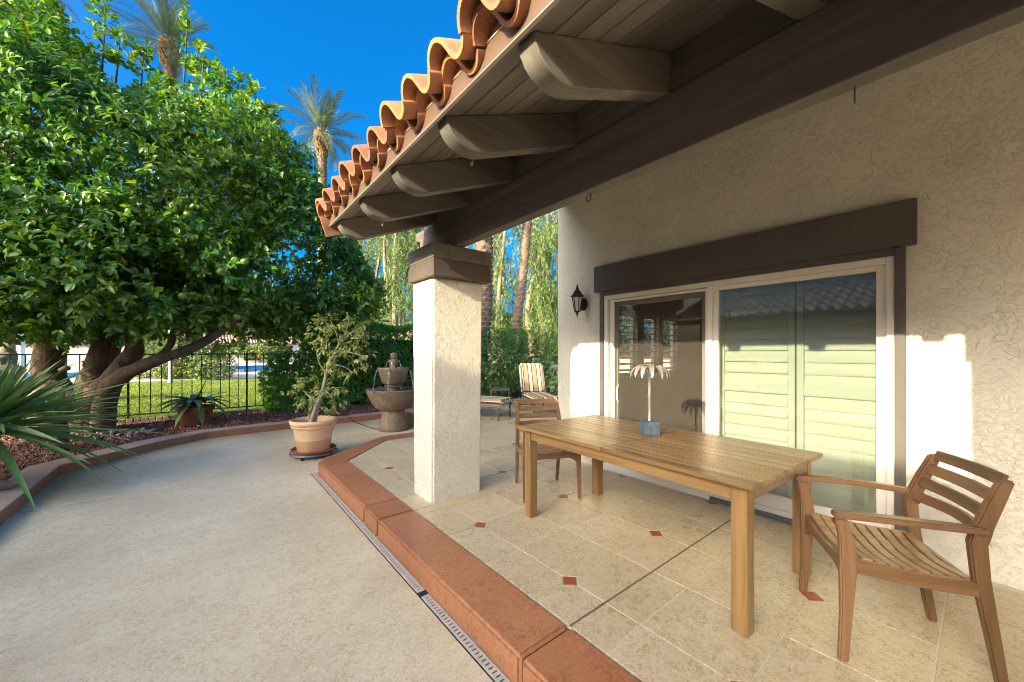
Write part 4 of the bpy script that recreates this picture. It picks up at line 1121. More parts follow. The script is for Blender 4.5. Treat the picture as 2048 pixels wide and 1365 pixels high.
# ================================================================== the grapefruit tree
TD = 6.9
tree = thing('citrus_tree', 'large leafy grapefruit tree with green fruit and forked trunk over the planting bed', 'tree', tuple(P(175, 850, TD)[:2])+(-.05,))
b0 = P(172, 868, TD); b0[2] = -.12
limb(tree, [b0, P(160, 815, TD), P(112, 775, TD), P(98, 740, TD), P(104, 690, TD), P(112, 640, TD), P(90, 560, TD+.2)], [.27, .23, .22, .205, .20, .18, .14], name='trunk', n=18, seed=2)
limb(tree, [b0+np.array([.1, 0, 0]), P(182, 815, TD-.05), P(188, 765, TD-.1), P(206, 722, TD-.1), P(215, 680, TD-.1), P(210, 620, TD), P(215, 520, TD+.1)], [.29, .24, .21, .22, .205, .19, .13], name='trunk', n=18, seed=3)
limb(tree, [P(190, 790, TD-.15), P(222, 760, TD-.35), P(250, 728, TD-.4), P(266, 700, TD-.4), P(268, 660, TD-.4), P(275, 600, TD-.3)], [.16, .15, .14, .13, .12, .08], seed=4)
limb(tree, [P(205, 850, TD-.2), P(212, 805, TD-.3), P(225, 770, TD-.4), P(262, 742, TD-.5), P(310, 722, TD-.55), P(360, 706, TD-.5), P(408, 684, TD-.4), P(470, 640, TD-.2), P(530, 580, TD)], [.16, .15, .135, .11, .095, .085, .075, .06, .045], seed=5)
limb(tree, [P(322, 712, TD-.52), P(340, 690, TD-.5), P(348, 660, TD-.5), P(350, 600, TD-.4)], [.06, .05, .045, .03], seed=6)
limb(tree, [P(215, 620, TD), P(270, 500, TD), P(340, 380, TD+.3), P(400, 280, TD+.3)], [.14, .10, .07, .03], seed=7)
limb(tree, [P(95, 560, TD), P(60, 420, TD), P(40, 280, TD), P(60, 140, TD)], [.14, .10, .07, .03], seed=8)
limb(tree, [P(140, 840, TD-.1), P(100, 800, TD-.2), P(88, 780, TD-.2)], [.10, .09, .06], seed=9)
# knuckles and pruned stubs on the trunk
for (u, v, dd, s) in ((176, 728, TD-.26, .085), (130, 738, TD-.12, .06), (84, 752, TD-.12, .07)):
    o = link('burl', rock_mesh('burl', 'bark', int(u), 2, s, s, s*.9, .25, 2.5), tree); o.location = o.location + Vector(P(u, v, dd))
def lobe(u, v, d_, ru, rv, rd): return (P(u, v, d_), np.array([ru*d_/FPX, rd, rv*d_/FPX]))
LB = [lobe(100, 360, 6.6, 300, 270, 2.3), lobe(345, 400, 7.0, 235, 230, 1.9), lobe(560, 500, 8.2, 150, 145, 1.5), lobe(-90, 300, 5.8, 300, 330, 2.2),
      lobe(60, 130, 6.9, 110, 130, 1.3), lobe(350, 230, 7.2, 150, 110, 1.2), lobe(470, 320, 7.6, 120, 110, 1.2), lobe(660, 570, 8.6, 85, 70, .9), lobe(220, 560, 5.9, 230, 105, 1.2), lobe(20, 560, 5.6, 200, 105, 1.0), lobe(430, 560, 6.8, 190, 85, 1.1), lobe(600, 575, 8.0, 110, 72, 1.0), lobe(700, 592, 8.6, 66, 46, .8), lobe(655, 520, 8.6, 75, 75, .9), lobe(590, 440, 8.0, 85, 85, 1.0), lobe(560, 520, 7.6, 90, 70, .9), lobe(330, 560, 6.0, 120, 70, .9), lobe(500, 590, 7.3, 90, 55, .8), lobe(540, 618, 7.7, 85, 42, .7), lobe(440, 640, 7.0, 55, 40, .5), lobe(620, 612, 8.2, 70, 40, .6)]
SKY_U = [-400, 0, 60, 100, 150, 205, 250, 300, 350, 400, 450, 500, 550, 600, 650, 700, 760, 800]
SKY_V = [-200, -60, -10, 25, 110, 175, 185, 190, 190, 185, 190, 215, 255, 335, 400, 490, 575, 700]
def under_skyline(T):                                 # the outline the crown has against the sky
    q_ = T-_C; d_ = q_ @ _F; u_ = 1024+FPX*(q_ @ _R)/d_; v_ = 705-FPX*q_[:, 2]/d_
    return v_ > np.interp(u_, SKY_U, SKY_V) + 14*lumps(T, 4, 5, 21) + 12
def citrus_floor(T):                                  # ragged underside of the crown
    return 1.74 + .15*lumps(T, 2.2, 5, 9)
cr, TW_ = crown('crown', LB, 29000, 8, .116, .060, 'citrus_leaf', tree, zmin=citrus_floor, length=.30, inner=.30, lumpy=.24, keepf=under_skyline, gaps=-.95)
# upright sprays that break the skyline
sp = []
for (u, v, d_, n_, hgt) in ((208, 60, 6.8, 22, 130), (236, 110, 6.8, 18, 80), (285, 130, 7, 20, 90), (372, 80, 7.1, 16, 130), (405, 140, 7.1, 22, 90), (440, 165, 7.3, 24, 70), (500, 190, 7.5, 26, 60), (545, 250, 7.7, 22, 60), (575, 300, 7.8, 22, 60), (620, 330, 8.2, 16, 40), (110, 40, 6.8, 30, 70), (50, 10, 6.8, 26, 60), (170, 120, 6.8, 20, 60), (700, 480, 8.7, 16, 40), (325, 175, 7, 16, 50)):
    for k in range(n_):
        t_ = random.random(); sp.append(P(u+random.gauss(0, 10)+(t_-.5)*20, v+hgt*(t_-.5), d_+random.gauss(0, .12)))
    limb(tree, [P(u-8, v+hgt*1.1, d_+.1), P(u-2, v+hgt*.4, d_), P(u+3, v-hgt*.4, d_)], [.022, .014, .006], name='branch', n=6, wob=.05)
sp = np.array(sp); O = RNG.normal(size=sp.shape)*.5 + np.array([0, 0, .8])
B_, D_, N_, L_, W_, tn = twig_leaves(sp, O, 7, .125, .058, 1.1, .16, .05)
o = link('crown', leaf_mesh('crown', B_, D_, N_, L_, W_, np.clip(tn+.12, 0, 1), 'citrus_leaf'), tree); o['kind'] = 'stuff'
fm = MB().lathe([(.002, -.052), (.03, -.048), (.05, -.025), (.056, .0), (.052, .026), (.036, .046), (.014, .052), (.006, .049), (.002, .050)], 20).mesh('fruit', 'fruit_green', smooth=True, angle=60)
for (u, v, d_, s) in ((471, 522, 5.75, 1), (489, 524, 5.8, .95), (443, 544, 5.7, 1), (531, 592, 6.3, .9), (492, 581, 6.0, .9), (365, 593, 5.5, .9), (474, 634, 6.3, 1), (210, 110, 6.7, 1.15), (221, 118, 6.75, 1.1), (316, 164, 6.9, 1.1), (182, 170, 6.5, 1.15), (153, 140, 6.4, 1.1), (313, 222, 6.6, 1.1), (328, 236, 6.55, 1.1), (22, 88, 6.2, 1.1), (239, 192, 6.7, 1.0), (541, 304, 7.3, 1.0), (300, 425, 5.4, 1.1), (377, 430, 5.6, 1.0), (95, 598, 5.0, 1.0)):
    o = link('fruit', fm, tree); o.location = o.location + Vector(P(u, v, d_+.15)); o.scale = (s*1.1, s*1.1, s); o.rotation_euler = (random.uniform(-.4, .4), random.uniform(-.4, .4), 0)

# ================================================================== yuccas at the planter, agave in a pot
ylen = [blade_mb(1.0, .085, dr_, .20, 10, 2.0, .45, 0.0).mesh('leaf', 'yucca_leaf', smooth=True, angle=70, fix=False) for dr_ in (.05, .16, .32, .60)]
def rosette(name, label, center, n, length, meshes, lo, hi, azs, group, wmul=1.0, stem=None, group_mat=None):
    c = thing(name, label, 'plant', tuple(center[:2])+(-.05,), group)
    if stem: part('stem', MB().tube([(0, 0, -.05), (.02, 0, (center[2]+.05)*.6), (0, 0, center[2]+.06)], [.07, .08, .06], 10), stem, c, smooth=True, world_coords=False)
    for k in range(n):
        el = lo + (hi-lo)*(k/(n-1))**.8; az = random.uniform(*azs) if azs else k*2.39996
        i_ = min(len(meshes)-1, max(0, int((1-(el-R(-40))/R(125))*len(meshes))))
        o = link('leaf', meshes[i_], c, False)
        o.location = (.03*math.cos(az), .03*math.sin(az), center[2]+.05+random.uniform(-.05, .06))
        l_ = length*random.uniform(.78, 1.12)*(1-.52*max(0, math.sin(el))**1.5); o.scale = (l_, wmul*random.uniform(.85, 1.15), wmul)
        o.rotation_euler = (random.uniform(-.25, .25), -el, az)
    return c
rosette('yucca', 'big yucca with long green blades arching over the planter kerb', P(-32, 858, 4.05), 200, 1.42, ylen, R(-22), R(84), None, 'yuccas in the planting bed', 1.15, 'bark')
rosette('yucca', 'smaller yucca with stiff upright blades in front of the tree trunk', P(120, 838, 5.5), 75, .85, ylen, R(-25), R(86), None, 'yuccas in the planting bed', 1.0, 'bark')
ap = thing('agave_pot', 'dark weathered terracotta pot on the gravel holding an agave', 'pot', (-.13, 9.95, -.04))
part('body', MB().lathe([(.05, 0), (.225, 0), (.23, .01), (.285, .265), (.31, .270), (.315, .335), (.30, .34), (.285, .28), (.1, .27)], 32), 'terracotta_dark', ap, smooth=True, angle=45, world_coords=False)
part('soil', MB().lathe([(.274, .262), (.1, .275), (.001, .275)], 20), 'soil', ap, smooth=True, world_coords=False)
am = [blade_mb(1.0, .155, dr_, .16, 10, 1.9, .55, 0.0).mesh('leaf', 'agave_leaf', smooth=True, angle=70, fix=False) for dr_ in (.1, .6, 1.3, 1.9)]
ag = thing('agave', 'broad-leaved agave with drooping blades and one upright blade in the dark pot', 'plant', (-.13, 9.95, .28))
for k in range(24):
    el = R(12) + R(42)*random.random(); o = link('leaf', am[2 if k % 3 else 1], ag, False)
    l_ = random.uniform(.55, .75); o.scale = (l_, 1.35, 1.1); o.location = (0, 0, random.uniform(0, .06)); o.rotation_euler = (random.uniform(-.2, .2), -el, k*2.39996)
o = link('leaf', am[0], ag, False); o.scale = (.60, .62, .62); o.rotation_euler = (0, -R(72), math.atan2(_R[1], _R[0])+.2); o.location = (0, 0, .03)
for s in (-1, 1):
    o = link('leaf', am[0], ag, False); o.scale = (.60, .5, .5); o.rotation_euler = (0, -R(22), math.atan2(s*_R[1], s*_R[0])); o.location = (0, 0, .06)

# ================================================================== ficus in the terracotta pot
fi = thing('ficus', 'thin leaning ficus with pale green leaves growing in the terracotta pot', 'plant', (PCx, PCy, Z0+.46))
fd = 5.52
limb(fi, [P(628, 850, fd), P(634, 815, fd), P(645, 780, fd), P(655, 740, fd), P(668, 708, fd), P(678, 690, fd)], [.035, .030, .022, .020, .017, .013], 'twig_grey', 'stem', 10, .06)
limb(fi, [P(622, 850, fd-.03), P(630, 820, fd-.04), P(640, 797, fd-.05)], [.035, .032, .030], 'twig_grey', 'stem', 10, .06)
limb(fi, [P(618, 848, fd+.02), P(621, 815, fd), P(624, 800, fd)], [.022, .020, .018], 'twig_grey', 'stem', 10, .06)
for pts in ([(678, 690), (672, 665), (660, 640)], [(678, 690), (690, 668), (698, 640)], [(676, 695), (700, 705), (735, 714)], [(660, 728), (690, 735), (705, 745)], [(655, 745), (640, 730), (632, 700)], [(624, 800), (610, 785), (598, 775)], [(640, 797), (655, 780), (670, 775)], [(678, 690), (700, 668), (722, 655)]):
    limb(fi, [P(u, v, fd+random.uniform(-.08, .08)) for u, v in pts], [.010, .008, .004], 'twig_grey', 'stem', 6, .03)
FL = [lobe(672, 672, fd, 48, 40, .30), lobe(712, 668, fd, 26, 30, .22), lobe(690, 722, fd, 34, 40, .26), lobe(722, 715, fd, 18, 20, .15), lobe(612, 785, fd, 30, 34, .24), lobe(648, 800, fd, 32, 34, .25), lobe(640, 660, fd, 20, 24, .18), lobe(672, 790, fd, 16, 26, .16)]
crown('foliage', FL, 240, 7, .068, .026, 'ficus_leaf', fi, length=.12, spread=.9, droop=.75, inner=.4, lumpy=.2)

# ================================================================== hedge, vine and flowering shrubs
def box_leaves(name, lo, hi, n, L0, W0, mat, parent, bulge=.08, faces='all', tpl=TPL_BROAD, seed=4, top=None, dens=None):
    lo, hi = np.array(lo), np.array(hi); sz = hi-lo
    areas = np.array([sz[1]*sz[2]*.4, sz[0]*sz[2], sz[0]*sz[1]]); pr = areas/areas.sum()
    ax_ = RNG.choice(3, n, p=pr); p_ = RNG.uniform(0, 1, (n, 3)); o_ = np.zeros((n, 3))
    sd = np.where(ax_ == 1, np.where(RNG.uniform(0, 1, n) < .8, 0, 1), np.where(ax_ == 2, 1, RNG.integers(0, 2, n)))
    dep = RNG.uniform(0, 1, n)**2*.14
    for a in range(3):
        m = ax_ == a; s_ = sd[m]
        p_[m, a] = np.where(s_ == 0, dep[m]/sz[a]*.8, 1-dep[m]/sz[a]*.8); o_[m, a] = np.where(s_ == 0, -1, 1)
    q_ = lo + p_*sz; q_ += o_*(bulge*lumps(q_, 2.6, 7, seed))[:, None]
    if top is not None: k_ = q_[:, 2] < top(q_); q_, o_ = q_[k_], o_[k_]
    if dens is not None: k_ = dens(q_); q_, o_ = q_[k_], o_[k_]
    o_ = o_ + RNG.normal(size=o_.shape)*.5 + np.array([0, 0, .2])
    B_, D_, N_, L_, W_, tn = twig_leaves(q_, o_, 5, L0, W0, 1.0, L0*1.4, .35)
    ob = link(name, leaf_mesh(name, B_, D_, N_, L_, W_, tn, mat, tpl), parent); ob['kind'] = 'stuff'; return ob
hd = thing('clipped_hedge', 'tall clipped green hedge with flat top behind the fountain', 'hedge', (4.6, 11.1, 0))
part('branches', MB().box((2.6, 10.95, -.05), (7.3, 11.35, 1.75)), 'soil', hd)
box_leaves('foliage', (2.4, 10.55, .05), (7.4, 11.6, 2.08), 7500, .075, .042, 'hedge_leaf', hd, .07)
vn = thing('fence_vine', 'loose leafy vine spilling over the iron fence next to the hedge', 'vine', (1.9, 10.9, 0))
for k in range(9):
    x = 1.3+k*.16; limb(vn, [(x, 10.85, -.05), (x+random.uniform(-.2, .2), 10.8, .6), (x+random.uniform(-.3, .3), 10.8, 1.2), (x+random.uniform(-.3, .4), 10.85, 1.6)], [.018, .014, .010, .006], 'bark', 'stem', 6, .05)
box_leaves('foliage', (1.15, 10.45, -.02), (3.0, 11.3, 2.0), 3000, .088, .062, 'hedge_leaf', vn, .20, top=lambda q_: .75+.95*np.clip((q_[:, 0]-.95)/1.1, 0, 1.3)+.2*lumps(q_, 3, 5, 8), dens=lambda q_: q_[:, 0] > 1.12+.35*lumps(q_*np.array([0, 0, 1.])+.2, 5, 4, 12)-.25)
box_leaves('foliage', (-.15, 10.8, 1.15), (.72, 11.1, 1.52), 110, .085, .06, 'hedge_leaf', vn, .08, dens=lambda q_: np.abs(q_[:, 2]-(1.18+.40*(q_[:, 0]+.15))) < .09)
def shrub(name, label, cat, lobes, twigs, per, L0, W0, mat, group=None, flowers=None, zmin=.0, base=None, stems=5, tpl=TPL_BROAD, **kw):
    c0 = np.mean([l_[0] for l_ in lobes], axis=0) if base is None else np.array(base)
    s_ = thing(name, label, cat, (c0[0], c0[1], -.08), group)
    for k in range(stems):
        l_ = lobes[k % len(lobes)]; e = l_[0]+RNG.normal(size=3)*l_[1]*.35
        limb(s_, [(c0[0]+random.uniform(-.12, .12), c0[1]+random.uniform(-.1, .1), -.1), (c0+(e-c0)*.5)*np.array([1, 1, 0])+np.array([0, 0, e[2]*.4]), e], [.035, .025, .010], 'bark', 'stem', 6, .05)
    crown('foliage', lobes, twigs, per, L0, W0, mat, s_, tpl=tpl, zmin=zmin, **kw)
    if flowers:
        q_ = np.concatenate([l_[0]+rand_dirs(flowers)*l_[1]*RNG.uniform(.98, 1.12, (flowers, 1)) for l_ in lobes]); nf = len(q_)
        fl = np.repeat(q_, 6, axis=0)+RNG.normal(0, .03, (nf*6, 3))
        ob = link('flowers', leaf_mesh('flowers', fl, rand_dirs(nf*6), rand_dirs(nf*6), np.full(nf*6, .05), np.full(nf*6, .032), RNG.uniform(0, 1, nf*6), 'pink_flower', TPL_SMALL), s_); ob['kind'] = 'stuff'
    return s_
E3 = lambda x, y, z, a, b, c: (np.array([x, y, z]), np.array([a, b, c]))
shrub('flowering_shrub', 'green shrub dotted with pale pink flowers next to the striped lounge', 'shrub', [E3(6.2, 9.55, .85, 1.0, .8, .95), E3(7.0, 9.4, 1.0, .9, .8, .9)], 1700, 7, .085, .030, 'shrub_leaf', flowers=55, inner=.15, length=.18)
shrub('oleander_shrub', 'dense dark green shrub against the cream garden wall', 'shrub', [E3(8.1, 9.5, 1.05, 1.1, .9, .95), E3(8.9, 9.0, .9, .75, .8, .8), E3(7.6, 9.9, 1.2, .9, .8, .85)], 2300, 7, .085, .030, 'shrub_leaf', inner=.15, length=.18)
shrub('round_bush', 'rounded olive-green bush on the far side of the lawn by the grey post', 'shrub', [lobe(320, 728, 21.5, 52, 32, 1.4), lobe(375, 722, 21, 55, 38, 1.4), lobe(420, 735, 20.5, 32, 25, 1.0)], 2600, 6, .13, .07, 'bush_leaf', inner=.1, length=.2, tpl=TPL_SMALL)
shrub('low_hedge_shrub', 'bright green low shrub across the pool in front of the far house', 'shrub', [lobe(500, 702, 55, 42, 10, 3), lobe(540, 700, 55, 30, 12, 3)], 900, 6, .35, .2, 'bush_leaf', inner=.1, length=.4, tpl=TPL_SMALL)
shrub('terrace_shrub', 'yellow-green shrub above the far cream wall left of the trunk', 'shrub', [lobe(160, 672, 50, 45, 20, 3), lobe(230, 675, 50, 30, 18, 3)], 900, 6, .32, .2, 'bush_leaf', inner=.1, length=.4, tpl=TPL_SMALL)
shrub('pool_shrub', 'tall green shrub standing behind the round bush', 'shrub', [lobe(300, 670, 34, 50, 36, 2.5), lobe(360, 660, 34, 45, 40, 2.5)], 1200, 6, .22, .13, 'bush_leaf', inner=.1, length=.3, tpl=TPL_SMALL)

# ================================================================== weeping trees beyond the hedge
def weeping_tree(u, vb, d_, label, stems, crown_px, n_str, mat='willow_leaf'):
    base = G(u, vb, 0) if False else P(u, vb, d_); base[2] = -.2
    t_ = thing('weeping_tree', label, 'tree', tuple(base), 'weeping trees beyond the hedge')
    tips = []
    for k, (du, v1) in enumerate(stems):
        top = P(u+du, v1, d_+random.uniform(-1, 1)); mid = base*.55+top*.45; mid[2] = base[2]+(top[2]-base[2])*.38
        mid[:2] += RNG.normal(0, .35, 2); q2 = base*.25+top*.75+np.append(RNG.normal(0, .4, 2), 0)
        limb(t_, [base, mid, q2, top], [.26, .17, .11, .04], 'bark_pale', 'trunk', 10, .10, seed=k+3); tips += [mid*.3+q2*.7, q2, top]
        for j in range(3):
            f_ = random.uniform(.45, .95); s0_ = base*(1-f_)+top*f_; e_ = s0_+np.array([random.uniform(-1.6, 1.6), random.uniform(-1.3, 1.3), random.uniform(.8, 2.2)])
            limb(t_, [s0_, (s0_+e_)/2+np.array([0, 0, .3]), e_], [.06, .045, .02], 'bark_pale', 'branch', 6, .08); tips.append(e_)
    S0 = []
    for (cu, cv, ru, rv) in crown_px:
        m = int(n_str*ru*rv/2000)+1
        a = RNG.uniform(0, 2*math.pi, m); r_ = np.sqrt(RNG.uniform(0, 1, m))
        for aa, rr in zip(a, r_): S0.append(P(cu+ru*rr*math.cos(aa), cv+rv*rr*math.sin(aa), d_+random.gauss(0, 1.3)))
    S0 = np.array(S0); m = len(S0); per = 26
    hang = RNG.uniform(.7, 1.9, m); tt = np.tile(np.linspace(0, 1, per), (m, 1))
    sway = RNG.normal(0, .22, (m, 2))
    pos = S0[:, None, :].repeat(per, 1).copy()
    pos[..., 2] -= tt*hang[:, None] - .25*np.sin(tt*2)
    pos[..., :2] += sway[:, None, :]*np.sin(tt*1.6)[..., None]*2
    pos = pos.reshape(-1, 3)+RNG.normal(0, .05, (m*per, 3)); nn = len(pos)
    D_ = RNG.normal(0, .45, (nn, 3)); D_[:, 2] -= .9
    tone = np.clip(np.repeat(RNG.uniform(0, 1, m), per)*.6+RNG.uniform(0, .4, nn), 0, 1)
    o = link('crown', leaf_mesh('crown', pos, D_, rand_dirs(nn), RNG.uniform(.16, .30, nn), RNG.uniform(.035, .06, nn), tone, mat, TPL_SMALL), t_); o['kind'] = 'stuff'
weeping_tree(1000, 690, 25, 'weeping tree with pale forked trunks between the two palm trunks', [(-35, 470), (-12, 400), (15, 420)], [(985, 470, 28, 60), (1000, 560, 35, 60), (965, 600, 25, 40), (1010, 640, 40, 25)], 170)
weeping_tree(1078, 690, 23, 'weeping tree with pale trunks beside the house wall corner', [(-22, 420), (5, 380), (38, 400), (20, 520)], [(1080, 440, 40, 60), (1070, 530, 30, 70), (1105, 520, 30, 90), (1085, 610, 40, 50), (1120, 620, 25, 50)], 170)
weeping_tree(795, 680, 27, 'weeping tree with pale trunks standing close behind the clipped hedge and column', [(-20, 430), (5, 400), (25, 430)], [(790, 450, 45, 60), (810, 540, 40, 70), (775, 590, 35, 50), (830, 480, 40, 90)], 180)
weeping_tree(735, 685, 30, 'yellow-green weeping tree showing between the citrus and the column', [(-15, 460), (10, 430), (28, 480)], [(735, 470, 45, 60), (720, 560, 40, 70), (750, 620, 45, 40), (700, 610, 35, 40)], 180)
weeping_tree(880, 690, 28, 'weeping tree hidden by the stucco column and its cap', [(-20, 420), (10, 400)], [(880, 480, 60, 90), (900, 600, 50, 60)], 130)

# ================================================================== palms
def frond_mesh(length, el0, bend, seed):
    g_ = np.random.default_rng(seed); n = 34; pts = []; ang = el0; x = z = 0.0
    for i in range(n+1):
        pts.append((x, z, ang)); x += length/n*math.cos(ang); z += length/n*math.sin(ang); ang -= bend/n*(.4+1.2*i/n)
    Pn, D_, N_, L_ = [], [], [], []
    for i in range(5, n+1):
        t_ = i/n
        for s in (-1, 1):
            for e in (0, 1):
                x, z, a = pts[i]; ll = length*.20*(math.sin(math.pi*min(1, .15+t_*.82))**.7)*g_.uniform(.8, 1.1)+.05
                tx, tz = math.cos(a), math.sin(a)
                Pn.append((x+e*length/n*.5*tx, 0, z+e*length/n*.5*tz))
                f_ = .75+.5*t_; up = .30*(1 if e else .1)
                D_.append((tx*f_-tz*up, s*.8, tz*f_+tx*up-.15)); N_.append((-tz, g_.normal(0, .3), tx)); L_.append(ll)
    Pn, D_, N_, L_ = map(np.array, (Pn, D_, N_, L_)); m = len(Pn)
    rv = []
    for i in range(n+1):
        w = .022*(1-.85*i/n); x, z, a = pts[i]
        rv += [(x, -w, z), (x-.6*w*math.sin(a), 0, z+w*.6), (x, w, z)]
    ef = [(3*i+k, 3*i+k+1, 3*i+k+4, 3*i+k+3) for i in range(n) for k in (0, 1)]
    return leaf_mesh('frond', Pn, D_, N_, L_, np.full(m, .021), g_.uniform(0, 1, m), 'palm_leaf', TPL_SMALL, (np.array(rv), np.array(ef), .9))
FR = [frond_mesh(2.5, 0, b_, 20+i) for i, b_ in enumerate((.5, .9, 1.4, 2.0))]
def palm(u, v, d_, label, base_u, rad=.27, n=46, size=1.0, crown_on=True, boots=True, base_v=720):
    top = P(u, v, d_); base = P(base_u, base_v, d_); base[2] = -.3
    p_ = thing('palm_tree', label, 'palm tree', tuple(base), 'tall date palms')
    H = top[2]-base[2]; rings = int(H/.16); mb = MB(); V = []; nn = 14
    for i in range(rings+1):
        t_ = i/rings; c = base*(1-t_)+top*t_; c[:2] += (_R*math.sin(t_*3.1)*.18)[:2]
        for e in (0, 1):
            r_ = rad*(1.0 if t_ > .06 else 1.25)*(1.07 if e else .90)*random.uniform(.97, 1.03)
            for k in range(nn):
                a = 2*math.pi*(k+.5*(i % 2))/nn; rr = r_*(1+(.07 if e and k % 2 else -.02))
                V.append((c[0]+rr*math.cos(a), c[1]+rr*math.sin(a), c[2]+(.13 if e else 0)))
    m = len(V)//nn; mb.add(V, [(i*nn+k, i*nn+(k+1) % nn, (i+1)*nn+(k+1) % nn, (i+1)*nn+k) for i in range(m-1) for k in range(nn)])
    part('trunk', mb, 'palm_trunk', p_)
    if boots:                                          # cut frond bases below the crown
        bm_ = MB()
        for k in range(110):
            z = -random.uniform(0, 1.35); a = k*2.4; r_ = rad*(1.05+.35*math.sin(math.pi*min(1, -z/1.35+.12)))
            q0 = top+np.array([r_*math.cos(a)*.8, r_*math.sin(a)*.8, z]); q1 = top+np.array([r_*math.cos(a)*1.35, r_*math.sin(a)*1.35, z+.22])
            bm_.bar(q0, q1, .12, .05)
        part('frond_bases', bm_, 'palm_boot', p_)
    if crown_on:
        for k in range(n):
            t_ = k/(n-1); el = R(86)-R(122)*t_**1.25; i_ = min(3, int(t_*3.2)+(1 if random.random() < .25 else 0)); i_ = min(3, i_)
            o = link('frond', FR[i_], p_); az = k*2.39996+random.uniform(-.2, .2)
            o.location = o.location+Vector(top)+Vector((.1*math.cos(az), .1*math.sin(az), .05-.25*t_))
            s_ = size*random.uniform(.85, 1.12)*(1 if t_ < .85 else .8); o.scale = (s_, s_, s_); o.rotation_euler = (random.uniform(-.3, .3), -el, az)
    return p_
palm(644, 268, 21, 'date palm whose whole crown shows against the sky between citrus and roof', 630, .22)
palm(338, 88, 21, 'tall date palm rising behind the citrus tree crown', 350, .27, size=1.05)
palm(15, -60, 17, 'date palm whose hanging fronds show over the citrus tree edge', 10, .27)
palm(1064, 260, 14, 'leaning palm with bare ringed trunk seen between column and house', 1012, .17, n=26, base_v=680)
palm(964, 380, 13, 'thick rough palm trunk rising right behind the stucco column', 952, .28, n=26, boots=True, base_v=700)

# ================================================================== far buildings by the pool
def far_house(name, label, x0, x1, y0, y1, h, ridge, wins, mat='far_white'):
    f_ = thing(name, label, 'house', ((x0+x1)/2, y0, 0))
    part('wall', MB().box((x0, y0, -.3), (x1, y1, h)), mat, f_)
    rb = MB(); ysn = 5; xs_ = np.arange(x0-.6, x1+.6, .07)
    V = [(x, y0-.7+(y1-y0)/2*r_/4, h+(ridge-h)*r_/4+.05*math.sin(2*math.pi*x/.35)) for r_ in range(5) for x in xs_]
    nx = len(xs_); rb.add(V, [(i*nx+k, i*nx+k+1, (i+1)*nx+k+1, (i+1)*nx+k) for i in range(4) for k in range(nx-1)])
    part('roof', rb, 'far_roof', f_, smooth=True)
    part('fascia', MB().box((x0-.6, y0-.72, h-.2), (x1+.6, y0-.66, h-.04)), 'trim_brown', f_)
    for (a, b, c, d_) in wins:
        w = part('window', MB().box((a-.08, y0-.06, c-.08), (b+.08, y0-.002, d_+.08)), 'far_white', f_)
        part('pane', MB().box((a, y0-.075, c), (b, y0-.062, d_)), 'window_dark', w)
    return f_
far_house('far_house', 'white house with dark windows and tiled roof beyond the pool', -2, 22, 66, 76, 2.7, 3.9, [(1.0, 3.0, .6, 2.4), (4.4, 6.4, .2, 2.5), (8, 10.4, .6, 2.4), (12.5, 14.5, .6, 2.4), (16.5, 19, .2, 2.5)])
far_house('side_house', 'pale house with tiled roof showing above the clipped hedge', 22, 40, 56, 64, 3.0, 5.4, [(24, 26, .6, 2.3), (29, 31, .6, 2.3)])
pv = thing('pool_pavilion', 'white pool pavilion with square posts and tiled roof behind the iron fence', 'pavilion', (-22, 24, 0))
for (u, d_) in ((28, 21), (242, 27), (-120, 21)):
    p = P(u, 745, d_); part('post', MB().box((p[0]-.32, p[1]-.32, -.2), (p[0]+.32, p[1]+.32, 3.0)), 'far_white', pv)
pr_ = P(-60, 640, 30)
part('roof', MB().prism([(pr_[0]-8, 2.7), (pr_[0]+4.5, 2.7), (pr_[0]+4.5, 2.95), (pr_[0]-2, 4.6), (pr_[0]-8, 4.6)], pr_[1]-1, pr_[1]+9, 'y'), 'far_roof', pv)
tw = thing('terrace_wall', 'long cream retaining wall with red cap beyond the pool', 'wall', (-25, 46, 0))
part('wall', MB().box((-60, 45.6, -.3), (-6, 45.9, 1.85)), 'far_wall', tw)
part('cap', MB().box((-60, 45.5, 1.851), (-6, 46.0, 1.98)), 'wall_cap', tw)
pp = P(341, 768, 18); pst = thing('lamp_post', 'grey lamp post standing at the far edge of the lawn', 'lamp post', (pp[0], pp[1], -.08))
part('pole', MB().lathe([(.10, 0), (.10, .12), (.075, .14), (.07, 3.1), (.08, 3.12), (.08, 3.2)], 14), 'post_grey', pst, smooth=True, world_coords=False)
part('lamp_head', MB().lathe([(.05, 3.2), (.16, 3.3), (.18, 3.55), (.10, 3.68), (.01, 3.72)], 14), 'post_grey', pst, smooth=True, world_coords=False)
pu = P(527, 690, 60); um = thing('patio_umbrella', 'closed pink patio umbrella in front of the far house', 'umbrella', (pu[0], pu[1], -.1))
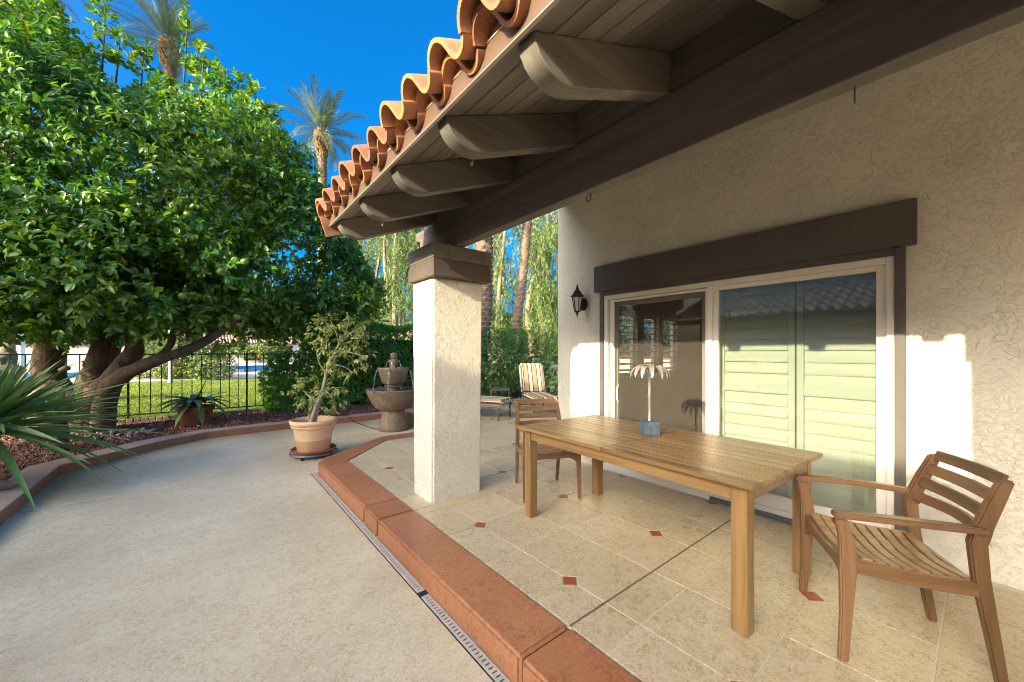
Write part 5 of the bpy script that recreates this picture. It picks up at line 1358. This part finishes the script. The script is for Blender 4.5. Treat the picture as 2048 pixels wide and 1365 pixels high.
part('pole', MB().tube([(0, 0, 0), (0, 0, 3.0)], .05, 8), 'post_grey', um, smooth=True, world_coords=False)
part('canopy', MB().lathe([(.30, 1.1), (.38, 1.3), (.26, 2.1), (.10, 2.8), (.02, 2.95)], 12, wob=.12), 'pink_cloth', um, smooth=True, world_coords=False)
rk = P(10, 722, 10.3); st_ = thing('stone_stack', 'rough stack of brown coral stones behind the fence at the lawn edge', 'stone', (rk[0], rk[1], -.07))
for k, (dz, s) in enumerate(((.15, .34), (.55, .30), (.95, .33), (1.3, .24), (1.55, .16))):
    o = link('stone', rock_mesh('stone', 'tan_rock', 30+k, 3, s, s, s*.85, .22, 3.0), st_, False); o.location = (random.uniform(-.05, .05), random.uniform(-.05, .05), dz)
hp = P(38, 748, 27); pts = [(hp[0]+.7*math.cos(a), hp[1], -.05+.95*max(0, math.sin(a))**.7) for a in np.linspace(0, math.pi, 12)]
hr = thing('pool_handrail', 'pale blue curved handrail at the pool edge', 'handrail', (hp[0], hp[1], -.06))
part('rail', MB().tube(pts, .06, 8), 'hose_blue', hr, smooth=True)
# backdrop trees that close the horizon
for (u, v, d_, ru, rv, lab) in ((-60, 640, 62, 120, 70, 'dark leafy tree far behind the pool pavilion'), (90, 655, 75, 110, 50, 'dark leafy tree beyond the terrace wall'), (270, 630, 80, 120, 70, 'broad dark tree behind the tall pool shrub'), (440, 640, 85, 110, 55, 'dark tree behind the roof of the far house'), (600, 655, 85, 130, 55, 'dark tree beyond the house next to the weeping trees'), (900, 660, 70, 120, 50, 'dark tree far behind the column'), (1010, 668, 60, 70, 30, 'low dark tree under the leaning palm trunk'), (1120, 655, 60, 90, 45, 'dark tree behind the house corner'), (1300, 640, 60, 140, 70, 'dark tree hidden behind the house'), (-330, 620, 60, 200, 90, 'dark tree beyond the left end of the garden')):
    shrub('background_tree', lab, 'tree', [lobe(u, v, d_, ru, rv, 4)], 1100, 7, .6, .36, 'dark_tree_leaf', 'trees closing the horizon', zmin=-.1, stems=2, inner=.1, length=.6, tpl=TPL_SMALL)
